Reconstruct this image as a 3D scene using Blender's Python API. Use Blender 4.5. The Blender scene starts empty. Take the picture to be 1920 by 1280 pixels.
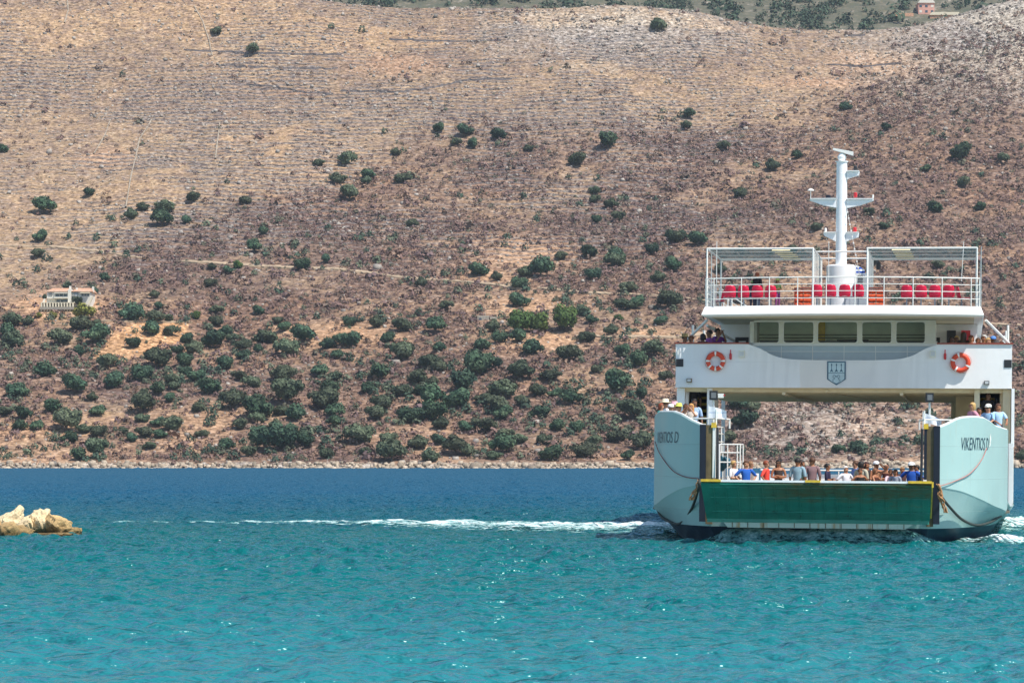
import bpy, bmesh, math, random
import numpy as np
from mathutils import Vector, Matrix
random.seed(7); RNG = np.random.default_rng(11)
C = bpy.context.scene.collection
R = math.radians

# ------------------------------------------------------------------ camera, sky, sun, exposure
FOC = 5333.333; CAM_H = 2.9; HZ = 850.0
cam_d = bpy.data.cameras.new('camera'); cam = bpy.data.objects.new('camera', cam_d); C.objects.link(cam)
cam.location = (0, 0, CAM_H); cam.rotation_euler = (R(90), 0, 0)
cam_d.sensor_width = 36; cam_d.lens = 100.0; cam_d.shift_y = (HZ - 640) / 1920
cam_d.clip_start = 0.5; cam_d.clip_end = 6000
bpy.context.scene.camera = cam
SUN = Vector((0.481, -0.411, 1.0)).normalized()
elev = math.asin(SUN.z); azim = math.atan2(SUN.x, SUN.y)
world = bpy.data.worlds.new('World'); bpy.context.scene.world = world; world.use_nodes = True
wn = world.node_tree.nodes; wl = world.node_tree.links
sky = wn.new('ShaderNodeTexSky'); sky.sky_type = 'NISHITA'; sky.sun_disc = False
sky.sun_elevation = elev; sky.sun_rotation = azim; sky.air_density = 1.0; sky.dust_density = 0.1; sky.ozone_density = 1.6
bg = wn['Background']; bg.inputs['Strength'].default_value = 0.12
wl.new(sky.outputs[0], bg.inputs['Color'])
sd = bpy.data.lights.new('sun', 'SUN'); sun = bpy.data.objects.new('sun', sd); C.objects.link(sun)
sd.energy = 4.8; sd.angle = R(0.5); sd.color = (1.0, 0.94, 0.85)
sun.rotation_euler = SUN.to_track_quat('Z', 'Y').to_euler()
vs = bpy.context.scene.view_settings
vs.view_transform = 'Standard'; vs.look = 'None'; vs.gamma = 1; vs.use_curve_mapping = False; vs.exposure = 0.36

# ------------------------------------------------------------------ helpers
def tag(o, label=None, cat=None, group=None, kind=None):
    if label: o['label'] = label
    if cat: o['category'] = cat
    if group: o['group'] = group
    if kind: o['kind'] = kind
    return o

class MB:
    """collects shapes into one mesh"""
    def __init__(s): s.v = []; s.f = []; s.m = []
    def add(s, vs_, fs, mi=0):
        n = len(s.v); s.v += [tuple(p) for p in vs_]; s.f += [tuple(n + i for i in f) for f in fs]; s.m += [mi] * len(fs)
        return s
    def box(s, a, b, mi=0):
        x0, y0, z0 = a; x1, y1, z1 = b
        if x0 > x1: x0, x1 = x1, x0
        if y0 > y1: y0, y1 = y1, y0
        if z0 > z1: z0, z1 = z1, z0
        v = [(x0,y0,z0),(x1,y0,z0),(x1,y1,z0),(x0,y1,z0),(x0,y0,z1),(x1,y0,z1),(x1,y1,z1),(x0,y1,z1)]
        return s.add(v, [(0,3,2,1),(4,5,6,7),(0,1,5,4),(1,2,6,5),(2,3,7,6),(3,0,4,7)], mi)
    def tube(s, pts, r, n=8, mi=0, cap=True):
        pts = [Vector(p) for p in pts]; rs = r if isinstance(r, (list, tuple)) else [r] * len(pts)
        vs_ = []; up = Vector((0.13, 0.21, 0.97)).normalized()
        for i, p in enumerate(pts):
            t = (pts[min(i+1, len(pts)-1)] - pts[max(i-1, 0)]).normalized()
            a = t.cross(up)
            if a.length < 0.05: a = t.cross(Vector((1, 0.1, 0)))
            a.normalize(); b = t.cross(a)
            for k in range(n):
                c = 2 * math.pi * k / n
                vs_.append(p + (a * math.cos(c) + b * math.sin(c)) * rs[i])
        fs = [(i*n+k, i*n+(k+1) % n, (i+1)*n+(k+1) % n, (i+1)*n+k) for i in range(len(pts)-1) for k in range(n)]
        if cap: fs += [tuple(range(n-1, -1, -1)), tuple((len(pts)-1)*n + k for k in range(n))]
        return s.add(vs_, fs, mi)
    def lathe(s, prof, c=(0,0,0), n=16, mi=0):
        vs_ = [(c[0]+r*math.cos(2*math.pi*k/n), c[1]+r*math.sin(2*math.pi*k/n), c[2]+z) for r, z in prof for k in range(n)]
        fs = [(i*n+k, i*n+(k+1) % n, (i+1)*n+(k+1) % n, (i+1)*n+k) for i in range(len(prof)-1) for k in range(n)]
        fs += [tuple(range(n-1, -1, -1)), tuple((len(prof)-1)*n + k for k in range(n))]
        return s.add(vs_, fs, mi)
    def prism(s, poly, y0, y1, mi=0, axis='y'):
        """poly is a list of (a,b); extruded along axis"""
        n = len(poly)
        if axis == 'y': v = [(a, y0, b) for a, b in poly] + [(a, y1, b) for a, b in poly]
        elif axis == 'z': v = [(a, b, y0) for a, b in poly] + [(a, b, y1) for a, b in poly]
        else: v = [(y0, a, b) for a, b in poly] + [(y1, a, b) for a, b in poly]
        fs = [(i, (i+1) % n, n+(i+1) % n, n+i) for i in range(n)] + [tuple(range(n-1, -1, -1)), tuple(range(n, 2*n))]
        return s.add(v, fs, mi)
    def grid(s, rows, mi=0, close=False):
        m = len(rows[0]); v = [p for r in rows for p in r]
        fs = []
        for i in range(len(rows)-1):
            for k in range(m if close else m-1):
                fs.append((i*m+k, i*m+(k+1) % m, (i+1)*m+(k+1) % m, (i+1)*m+k))
        return s.add(v, fs, mi)
    def mesh(s, name, mats, smooth=False):
        me = bpy.data.meshes.new(name); me.from_pydata([tuple(p) for p in s.v], [], s.f)
        for m in (mats if isinstance(mats, (list, tuple)) else [mats]): me.materials.append(m)
        me.polygons.foreach_set('material_index', s.m)
        bm = bmesh.new(); bm.from_mesh(me); bmesh.ops.recalc_face_normals(bm, faces=bm.faces); bm.to_mesh(me); bm.free()
        if smooth: me.polygons.foreach_set('use_smooth', [True] * len(me.polygons)); 
        me.update(); return me
    def build(s, name, mats, parent=None, smooth=False):
        return obj(name, s.mesh(name, mats, smooth), parent)

def obj(name, me, parent=None):
    o = bpy.data.objects.new(name, me); C.objects.link(o)
    if parent: o.parent = parent
    return o
def smooth_angle(me, deg=35):
    try:
        me.set_sharp_from_angle(angle=R(deg)); me.polygons.foreach_set('use_smooth', [True]*len(me.polygons))
    except Exception: pass
def fast_mesh(name, V, F, mats, smooth=False, attrs=None, cols=None):
    """numpy mesh; F is (n,3) or (n,4)"""
    me = bpy.data.meshes.new(name); V = np.asarray(V, np.float32); F = np.asarray(F, np.int32); k = F.shape[1]
    me.vertices.add(len(V)); me.vertices.foreach_set('co', V.ravel())
    me.loops.add(F.size); me.loops.foreach_set('vertex_index', F.ravel())
    me.polygons.add(len(F)); me.polygons.foreach_set('loop_start', np.arange(0, F.size, k, dtype=np.int32))
    me.polygons.foreach_set('loop_total', np.full(len(F), k, np.int32))
    if smooth: me.polygons.foreach_set('use_smooth', np.ones(len(F), bool))
    me.update(calc_edges=True)
    for n, a in (attrs or {}).items():
        at = me.attributes.new(n, 'FLOAT', 'POINT'); at.data.foreach_set('value', np.asarray(a, np.float32).ravel())
    if cols is not None:
        at = me.attributes.new('Col', 'FLOAT_COLOR', 'POINT')
        cc = np.ones((len(V), 4), np.float32); cc[:, :3] = cols; at.data.foreach_set('color', cc.ravel())
    for m in (mats if isinstance(mats, (list, tuple)) else [mats]): me.materials.append(m)
    return me
def empty(name, loc=(0,0,0), parent=None):
    o = bpy.data.objects.new(name, None); C.objects.link(o); o.location = loc; o.empty_display_size = 0.2
    if parent: o.parent = parent
    return o

class NT:
    """small node-tree helper"""
    def __init__(s, name):
        s.m = bpy.data.materials.new(name); s.m.use_nodes = True; s.t = s.m.node_tree; s.n = s.t.nodes; s.l = s.t.links
        s.b = s.n['Principled BSDF']; s.out = s.n['Material Output']
    def node(s, ty, ins=None, **kw):
        n = s.n.new(ty)
        for k, v in kw.items(): setattr(n, k, v)
        for k, v in (ins or {}).items():
            if isinstance(v, bpy.types.NodeSocket): s.l.new(v, n.inputs[k])
            else: n.inputs[k].default_value = v
        return n
    def noise(s, scale, detail=4, rough=0.55, vec=None, dist=0.0):
        n = s.node('ShaderNodeTexNoise', {'Scale': scale, 'Detail': detail, 'Roughness': rough, 'Distortion': dist})
        s.l.new(vec if vec else s.pos(), n.inputs['Vector']); return n.outputs['Fac']
    def pos(s):
        if not hasattr(s, '_p'): s._p = s.node('ShaderNodeTexCoord').outputs['Object']
        return s._p
    def geo(s):
        if not hasattr(s, '_g'): s._g = s.node('ShaderNodeNewGeometry')
        return s._g
    def ramp(s, fac, stops, interp='LINEAR'):
        n = s.node('ShaderNodeValToRGB'); s.l.new(fac, n.inputs[0]); cr = n.color_ramp; cr.interpolation = interp
        while len(cr.elements) > 1: cr.elements.remove(cr.elements[-1])
        for i, (p, c) in enumerate(stops):
            e = cr.elements[0] if i == 0 else cr.elements.new(p)
            e.position = p; e.color = (c, c, c, 1) if isinstance(c, (int, float)) else (*c, 1)
        return n.outputs[0]
    def mix(s, fac, a, b, ty='MIX'):
        n = s.node('ShaderNodeMix'); n.data_type = 'RGBA'; n.blend_type = ty
        for i, v in ((0, fac), (6, a), (7, b)):
            if isinstance(v, bpy.types.NodeSocket): s.l.new(v, n.inputs[i])
            else: n.inputs[i].default_value = v if i == 0 else (*v, 1)
        return n.outputs[2]
    def math(s, op, a, b=0.0, c=0.0, clamp=False):
        n = s.node('ShaderNodeMath'); n.operation = op; n.use_clamp = clamp
        for i, v in enumerate((a, b, c)):
            if isinstance(v, bpy.types.NodeSocket): s.l.new(v, n.inputs[i])
            else: n.inputs[i].default_value = v
        return n.outputs[0]
    def attr(s, name):
        n = s.node('ShaderNodeAttribute'); n.attribute_name = name; return n
    def scalevec(s, v, sc):
        n = s.node('ShaderNodeMapping'); s.l.new(v, n.inputs['Vector']); n.inputs['Scale'].default_value = sc; return n.outputs[0]
    def bump(s, h, strength=0.4, dist=0.02):
        n = s.node('ShaderNodeBump', {'Strength': strength, 'Distance': dist}); s.l.new(h, n.inputs['Height'])
        s.l.new(n.outputs[0], s.b.inputs['Normal'])
    def set(s, **kw):
        for k, v in kw.items():
            k = k.replace('_', ' ')
            if isinstance(v, bpy.types.NodeSocket): s.l.new(v, s.b.inputs[k])
            else: s.b.inputs[k].default_value = (*v, 1) if isinstance(v, tuple) and len(v) == 3 else v
        return s

def paint(name, col, rough=0.5, var=0.12, sc=3.0, metallic=0.0, dirt=None, bump=0.0, spec=0.5):
    t = NT(name); n = t.noise(sc, 5); lo = tuple(c * (1 - var) for c in col); hi = tuple(min(1, c * (1 + var)) for c in col)
    c = t.ramp(n, [(0.3, lo), (0.7, hi)])
    if dirt:
        v = t.scalevec(t.pos(), (5, 5, 0.7)); d = t.noise(1.0, 5, 0.6, v)
        c = t.mix(t.ramp(d, [(0.52, 0.0), (0.75, 0.55)]), c, dirt)
    t.set(Base_Color=c, Roughness=rough, Metallic=metallic)
    t.b.inputs['Specular IOR Level'].default_value = spec
    if bump: t.bump(t.noise(sc * 8, 3), bump)
    return t.m
def oc_paint(name, rough=0.8):
    """colour comes from the object's own colour"""
    t = NT(name); oi = t.node('ShaderNodeObjectInfo'); n = t.noise(9, 3)
    c = t.mix(t.ramp(n, [(0.3, 0.0), (0.7, 0.35)]), oi.outputs['Color'], (0.0, 0.0, 0.0), 'MULTIPLY')
    c = t.mix(t.ramp(n, [(0.35, 0.0), (0.75, 0.25)]), oi.outputs['Color'], c)
    t.set(Base_Color=c, Roughness=rough); return t.m

def ray(px, py):
    return np.array([(px - 960) / FOC, 1.0, (HZ - py) / FOC])

# ------------------------------------------------------------------ value noise for heights
_perm = RNG.random((256, 256)).astype(np.float32)
def vnoise(x, y):
    xi = np.floor(x).astype(int); yi = np.floor(y).astype(int); fx = x - xi; fy = y - yi
    fx = fx*fx*(3-2*fx); fy = fy*fy*(3-2*fy)
    a = _perm[xi & 255, yi & 255]; b = _perm[(xi+1) & 255, yi & 255]; c = _perm[xi & 255, (yi+1) & 255]; d = _perm[(xi+1) & 255, (yi+1) & 255]
    return (a*(1-fx)+b*fx)*(1-fy) + (c*(1-fx)+d*fx)*fy
def fbm(x, y, oc=4, g=0.5):
    s = 0; a = 1.0; t = 0
    for i in range(oc): s = s + a * vnoise(x * 2**i + 17.3*i, y * 2**i + 9.1*i); t += a; a *= g
    return s / t - 0.5
# ------------------------------------------------------------------ the near hill
_cx = np.array([-300, 0, 640, 700, 960, 1180, 1290, 1400, 1500, 1650, 1750, 1850, 1920, 2300], float)
_cy = np.array([-110, -60, 0, 10, 17, 8, 15, 44, 53, 55, 38, 12, -6, -90], float)
_cX = (_cx - 960) / FOC * 900; _cZ = CAM_H + (HZ - _cy) / FOC * 900
def base_h(X, Y):
    crest = np.interp(X, _cX, _cZ); crest = crest + 0.0
    shore = 552 + 6*fbm(X/60, X*0+3, 3) - 0.03*X
    t = Y - shore
    prof = np.interp(t, [-30, 0, 3, 12, 60, 130, 200, 280, 345, 352, 380, 520], [-5, -0.3, 1.1, 2.6, 17.5, 39.5, 66, 103, 145, 147.5, 140, 90])
    return prof, t, crest
def smoothcrest(X):
    return sum(np.interp(X + d, _cX, _cZ) for d in (-8, -4, 0, 4, 8)) / 5
def H(X, Y):
    X = np.asarray(X, float); Y = np.asarray(Y, float)
    prof, t, _ = base_h(X, Y); cr = smoothcrest(X)
    w = np.clip(t / 348, 0, 1.0) ** 1.5
    z = prof * (1 + w * (cr / 147.5 - 1))
    z = z + np.clip(t/40, 0, 1) * (7 * fbm(X/55, Y/55, 3) + 2.0 * fbm(X/14 + 5, Y/14, 3)) * np.clip((372 - t)/60, 0.05, 1)
    # spur on the right
    z = z + 6.0 * np.exp(-(((X - 150 - (Y-850)*0.6) / 30) ** 2)) * np.clip(t/200 - 0.3, 0, 1) * np.clip((352-t)/80, 0, 1)
    # cut behind the villa and the quarry patch
    return z
def locate(px, py):
    d = ray(px, py); Y = np.arange(545, 905, 0.5); X = d[0]*Y; z = CAM_H + d[2]*Y; h = H(X, Y)
    k = np.argmax(h >= z)
    if h[k] < z[k]: return None
    y = Y[k]; return np.array([d[0]*y, y, float(H(d[0]*y, y))])
def proj(X, Y, Z):
    return 960 + FOC*X/Y, HZ - FOC*(Z-CAM_H)/Y

NX, NY = 820, 620
gx = np.linspace(-250, 250, NX); gy = 546 + (966-546) * np.linspace(0, 1, NY) ** 1.15
GX, GY = np.meshgrid(gx, gy); GZ = H(GX, GY); PX, PY = proj(GX, GY, GZ)
zb = GZ.copy()
# where the terraces are built (upper slope), where the scrub, the bare soil and the stones are
ter = np.clip(1.5 - np.abs(PY - 250)/230, 0, 1) * np.clip(0.75 + 3.0*fbm(GX/34 + 3, GY/22, 3), 0.1, 1) * np.clip((1650-PX)/400, 0.15, 1)
ter = ter * np.clip(1.6 + 7*fbm(GX/13 + 11, GY/9, 3), 0.0, 1); ter = np.maximum(ter, 0.4 * np.clip(1 - np.abs(PY - 690)/160, 0, 1) * np.clip(4*fbm(GX/20, GY/20, 3), 0, 1))
edge = 215 + 330*np.clip((960-PX)/960, 0, 1)**1.3 - 20*np.clip((PX-960)/500, 0, 1) + 110*fbm(GX/22, GY/22, 4)
scrub = np.clip((PY - edge + 20)/100, 0, 1) * np.clip(0.9 + 2.2*fbm(GX/17, GY/17 + 8, 4), 0.15, 1)
scrub = np.maximum(scrub, 0.75*np.clip((PX-1430)/160, 0, 1)*np.clip((PY-60)/60 + (PX-1500)/500, 0, 1)*np.clip((PX-1600 + (PY-100)*1.6)/140, 0, 1))
def blob(cx, cy, rx, ry, p=1.0):
    return np.clip(1.3 - (((PX-cx)/rx)**2 + ((PY-cy)/ry)**2) ** 0.5 + 0.9*fbm(GX/5, GY/5, 3), 0, 1) ** p
soil = np.clip((PY-600)/250, 0, 1)*np.clip(0.25+3.2*fbm(GX/16+2, GY/16, 4), 0, 1) * np.clip(0.3+(PY-600)/300, 0, 1)
for b in [(255, 640, 95, 42), (70, 570, 60, 36), (160, 572, 45, 20), (640, 625, 130, 22), (1010, 640, 130, 26), (930, 520, 90, 18), (1620, 800, 110, 30),
          (1180, 625, 80, 16), (200, 300, 60, 20), (1000, 570, 130, 30), (980, 470, 130, 40), (560, 175, 60, 6), (740, 120, 110, 22), (1630, 120, 110, 26), (1540, 155, 100, 12)]:
    soil = np.maximum(soil, 0.9*blob(*b))
stone = np.clip((PX-1500)/350, 0, 1)*np.clip((230-PY)/160, 0, 1) + blob(1150, 60, 230, 60) * 0.8 + np.clip((871 - HZ + 0*PX), 0, 0)
stone = np.maximum(stone, np.clip((PY - 866)/8 + 0.5*fbm(GX/4, GY/4), 0, 1))
stone = np.maximum(stone, 0.6*blob(1540, 800, 190, 70)); stone = np.clip(stone, 0, 1)
cutp = [(172, 676), (212, 628), (246, 607), (352, 606), (352, 622), (334, 642), (300, 650), (262, 668), (215, 676)]
cut = np.zeros(PX.shape, bool); jx = PX + 5*fbm(GX/3, GY/3, 3); jy = PY + 5*fbm(GX/3+9, GY/3, 3)
for (xa_, ya_), (xb_, yb_) in zip(cutp, cutp[1:]+cutp[:1]):
    cut ^= ((ya_ > jy) != (yb_ > jy)) & (jx < (xb_-xa_)*(jy-ya_)/(yb_-ya_+1e-9)+xa_)
cut = cut.astype(float); scrub = scrub*(1-cut); soil = np.maximum(soil, cut); stone = stone*(1-cut)
# geometry: terrace steps and rubble
q = zb + 3.2*fbm(GX/30, GY/30, 3) + 0.7*fbm(GX/7, GY/7, 2); st = 1.3
saw = (q/st - np.floor(q/st)); stepz = np.where(saw < 0.72, -saw*0.9, -0.648 + (saw-0.72)/0.28*0.648) + 0.32
GZ = GZ + ter * stepz * 0.9
GZ = GZ + (0.35*fbm(GX/1.7, GY/1.7, 2) + 0.5*fbm(GX/4.0, GY/4.0, 2)) * (0.7 + 1.4*stone) * np.clip((GY-548)/8, 0, 1)
V = np.stack([GX, GY, GZ], -1).reshape(-1, 3)
ii = np.arange(NX*NY).reshape(NY, NX); F = np.stack([ii[:-1, :-1], ii[:-1, 1:], ii[1:, 1:], ii[1:, :-1]], -1).reshape(-1, 4)

t = NT('hill_ground')
P = t.pos()
n_f = t.noise(0.75, 5, 0.78); n_m = t.noise(0.28, 5, 0.65); n_l = t.noise(0.06, 4, 0.6); n_g = t.noise(1.15, 3, 0.65, t.scalevec(P, (0.8, 1, 1.7)))
pale = t.ramp(n_m, [(0.25, (0.19, 0.122, 0.085)), (0.42, (0.255, 0.178, 0.13)), (0.55, (0.35, 0.235, 0.142)), (0.75, (0.40, 0.30, 0.20))])
scr = t.ramp(n_m, [(0.25, (0.09, 0.056, 0.046)), (0.5, (0.168, 0.102, 0.077)), (0.75, (0.28, 0.172, 0.11))])
soilc = t.ramp(n_m, [(0.25, (0.26, 0.15, 0.09)), (0.55, (0.42, 0.26, 0.16)), (0.8, (0.50, 0.35, 0.23))])
rockc = t.ramp(n_f, [(0.3, (0.13, 0.115, 0.10)), (0.5, (0.38, 0.34, 0.29)), (0.7, (0.58, 0.53, 0.47))])
sc_f = t.math('ADD', t.attr('scrub').outputs['Fac'], t.math('MULTIPLY', t.math('SUBTRACT', n_f, 0.5), 1.0), clamp=True)
col = t.mix(sc_f, pale, scr)
so_f = t.math('ADD', t.math('MULTIPLY', t.attr('soil').outputs['Fac'], 1.25), t.math('MULTIPLY', t.math('SUBTRACT', n_f, 0.55), 1.2), clamp=True)
col = t.mix(so_f, col, soilc)
col = t.mix(t.attr('cutting').outputs['Fac'], col, t.ramp(n_f, [(0.35, (0.28, 0.165, 0.09)), (0.6, (0.50, 0.29, 0.155))]))
st_f = t.math('MULTIPLY', t.math('ADD', t.attr('stone').outputs['Fac'], t.math('MULTIPLY', t.math('SUBTRACT', n_f, 0.5), 1.5), clamp=True), 0.9)
col = t.mix(st_f, col, rockc)
# dry-stone terrace walls: grey stone along the contour, gap shade painted in dark
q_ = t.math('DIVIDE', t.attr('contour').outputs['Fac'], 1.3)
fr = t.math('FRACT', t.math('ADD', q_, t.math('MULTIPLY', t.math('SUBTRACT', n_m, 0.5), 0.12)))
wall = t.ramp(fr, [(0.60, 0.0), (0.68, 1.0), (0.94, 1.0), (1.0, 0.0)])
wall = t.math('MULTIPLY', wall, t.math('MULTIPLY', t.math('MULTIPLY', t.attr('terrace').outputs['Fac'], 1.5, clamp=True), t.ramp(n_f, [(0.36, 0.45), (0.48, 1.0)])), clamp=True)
wall_shade = t.ramp(n_g, [(0.42, (0.05, 0.052, 0.07)), (0.60, (0.22, 0.20, 0.185))])
col = t.mix(t.math('MULTIPLY', wall, 0.58), col, wall_shade)
vo = t.node('ShaderNodeTexVoronoi', {'Scale': 1.0}); t.l.new(t.scalevec(t.node('ShaderNodeVectorMath', {0: P, 1: t.node('ShaderNodeTexNoise', {'Scale': 0.05}).outputs['Color']}, operation='ADD').outputs[0], (0.022, 0.034, 0.034)), vo.inputs['Vector'])
vs_ = t.node('ShaderNodeSeparateColor', {0: vo.outputs['Color']}); col = t.mix(0.8, col, t.ramp(vs_.outputs[0], [(0.0, (0.80, 0.80, 0.84)), (0.5, (1.0, 1.0, 0.98)), (1.0, (1.16, 1.10, 1.0))]), 'MULTIPLY')
# rubble: dark gaps between stones, small dry tufts
spk = t.ramp(n_g, [(0.36, 0.25), (0.46, 0.8), (0.54, 1.15), (0.66, 1.7)])
col = t.mix(0.68, col, spk, 'MULTIPLY')
spk2 = t.ramp(n_f, [(0.36, 0.4), (0.5, 1.0), (0.64, 1.5)])
col = t.mix(0.5, col, spk2, 'MULTIPLY'); col = t.mix(t.math('MULTIPLY', wall, 0.3), col, wall_shade)
t.set(Base_Color=col, Roughness=0.95); t.b.inputs['Specular IOR Level'].default_value = 0.1
t.bump(t.math('ADD', n_f, n_g), 0.55, 0.5)
M_ground = t.m
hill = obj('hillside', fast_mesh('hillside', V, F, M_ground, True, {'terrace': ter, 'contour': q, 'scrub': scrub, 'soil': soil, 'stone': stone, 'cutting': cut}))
tag(hill, 'dry stony hillside with terraces falling to the shore', kind='structure')

# ------------------------------------------------------------------ the second hill behind the saddle
hx = np.linspace(-420, 520, 300); hy = np.linspace(985, 1750, 220); HX, HY = np.meshgrid(hx, hy)
def H2(X, Y): return 150 + (Y-1040)*0.33 + 0.00022*np.clip(Y-1040, 0, None)**2 + 9*fbm(X/60+4, Y/60, 4) + 2.5*fbm(X/12, Y/12, 3)
HZ2 = H2(HX, HY)
t = NT('far_hill_ground'); n1 = t.noise(0.16, 5, 0.7); n2 = t.noise(0.7, 4, 0.7)
c = t.ramp(n1, [(0.3, (0.06, 0.075, 0.04)), (0.55, (0.15, 0.125, 0.08)), (0.68, (0.42, 0.36, 0.29))]); c = t.mix(t.ramp(n2, [(0.45, 0.75), (0.6, 0.0)]), c, (0.07, 0.075, 0.05))
t.set(Base_Color=c, Roughness=0.95)
i2 = np.arange(HX.size).reshape(HX.shape); F2 = np.stack([i2[:-1, :-1], i2[:-1, 1:], i2[1:, 1:], i2[1:, :-1]], -1).reshape(-1, 4)
tag(obj('far_hill', fast_mesh('far_hill', np.stack([HX, HY, HZ2], -1).reshape(-1, 3), F2, t.m, True)), 'second hill with green scrub behind the saddle', kind='structure')
def locate2(px, py):
    d = ray(px, py); Y = np.arange(1000, 1750, 1.0); h = H2(d[0]*Y, Y); z = CAM_H + d[2]*Y; k = np.argmax(h >= z)
    return np.array([d[0]*Y[k], Y[k], float(h[k])])

# sea bed
tag(MB().add([(-2500, -300, -9), (2500, -300, -9), (2500, 1760, -9), (-2500, 1760, -9)], [(0, 1, 2, 3)]).build('sea_bed', paint('sand_bed', (0.3, 0.28, 0.2), 0.9)), kind='structure')

# ------------------------------------------------------------------ the sea
def waves(X, Y):
    z = np.zeros_like(X); r = np.random.default_rng(5)
    for lam, n, amp in ((8.5, 4, 0.006), (4.0, 6, 0.004), (2.2, 8, 0.0048), (1.25, 12, 0.0075), (0.8, 16, 0.0072), (0.5, 16, 0.0045)):
        for i in range(n):
            a = r.normal(0.2, 0.5 if lam > 1.5 else 1.0); l = lam * r.uniform(0.75, 1.3); k = 2*math.pi/l; ph = r.uniform(0, 6.28)
            kx, ky = k*math.sin(a), k*math.cos(a)
            s = np.sin(kx*X + ky*Y + ph + 1.2*np.sin(0.11*X*math.cos(a*3+i) + 0.13*Y + i))
            z += amp * (s + 0.25*s*s)
    return z
wy = [-60.0]
while wy[-1] < 30: wy.append(wy[-1] + (6 if wy[-1] < 10 else 1.0))
while wy[-1] < 620:
    y = wy[-1]; wy.append(y + (0.11 + max(0, y-30)*0.0016 if y < 215 else 0.55 + (y-215)*0.012))
wy = np.array(wy); nc = 760
u = np.concatenate([np.linspace(-0.9, -0.235, 60, endpoint=False), np.linspace(-0.235, 0.235, nc), np.linspace(0.235, 0.9, 61)[1:]])
WX = u[None, :] * (np.maximum(wy, 25)[:, None] + 8); WY = np.repeat(wy[:, None], len(u), 1)
calm = np.clip(1.0 + 1.5*fbm(WX/22 + 9, WY/9, 3), 0.35, 1.45) 
WZ = waves(WX, WY) * calm * np.clip((WY-20)/10, 0, 1) * 1.35
iw = np.arange(WX.size).reshape(WX.shape); FW = np.stack([iw[:-1, :-1], iw[:-1, 1:], iw[1:, 1:], iw[1:, :-1]], -1).reshape(-1, 4)
t = NT('sea_water'); P = t.pos()
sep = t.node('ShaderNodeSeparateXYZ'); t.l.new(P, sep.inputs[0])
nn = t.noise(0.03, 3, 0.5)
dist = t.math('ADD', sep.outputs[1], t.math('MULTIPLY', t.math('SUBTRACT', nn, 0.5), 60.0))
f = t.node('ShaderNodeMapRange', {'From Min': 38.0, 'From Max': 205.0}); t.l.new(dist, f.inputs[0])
c = t.ramp(f.outputs[0], [(0.0, (0.015, 0.170, 0.195)), (0.15, (0.0, 0.122, 0.128)), (0.40, (0.0, 0.088, 0.090)), (0.66, (0.0, 0.066, 0.108)), (1.0, (0.0, 0.064, 0.130))])  # nearest stop lightened in the body colour, standing in for reflected sky
nb = t.noise(2.2, 3, 0.6, t.scalevec(P, (0.8, 1.0, 1))); nb2 = t.noise(0.55, 3, 0.7, t.scalevec(P, (0.6, 1.0, 1)))
bp = t.node('ShaderNodeBump', {'Strength': 1.0, 'Distance': 0.30}); t.l.new(t.math('ADD', nb, t.math('MULTIPLY', nb2, 2.2)), bp.inputs['Height'])
t.n.remove(t.b); df = t.node('ShaderNodeBsdfDiffuse', {'Color': c, 'Normal': bp.outputs[0]})
gl = t.node('ShaderNodeBsdfGlossy', {'Color': (0.66, 0.95, 1.0, 1), 'Normal': bp.outputs[0], 'Roughness': t.ramp(f.outputs[0], [(0.0, 0.26), (0.4, 0.26), (0.7, 0.3), (1.0, 0.36)])})
fr = t.node('ShaderNodeFresnel', {'IOR': 1.333, 'Normal': bp.outputs[0]}); fk = t.math('MULTIPLY', fr.outputs[0], t.ramp(f.outputs[0], [(0.0, 1.0), (0.3, 1.0), (0.6, 0.75), (1.0, 0.5)]), clamp=True)
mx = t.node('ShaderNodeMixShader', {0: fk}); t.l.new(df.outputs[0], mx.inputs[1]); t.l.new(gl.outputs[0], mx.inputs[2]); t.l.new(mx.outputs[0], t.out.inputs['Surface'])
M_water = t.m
sea = obj('sea', fast_mesh('sea', np.stack([WX, WY, WZ], -1).reshape(-1, 3), FW, M_water, True)); tag(sea, 'turquoise sea turning deep blue towards the far shore', kind='structure')

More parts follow.
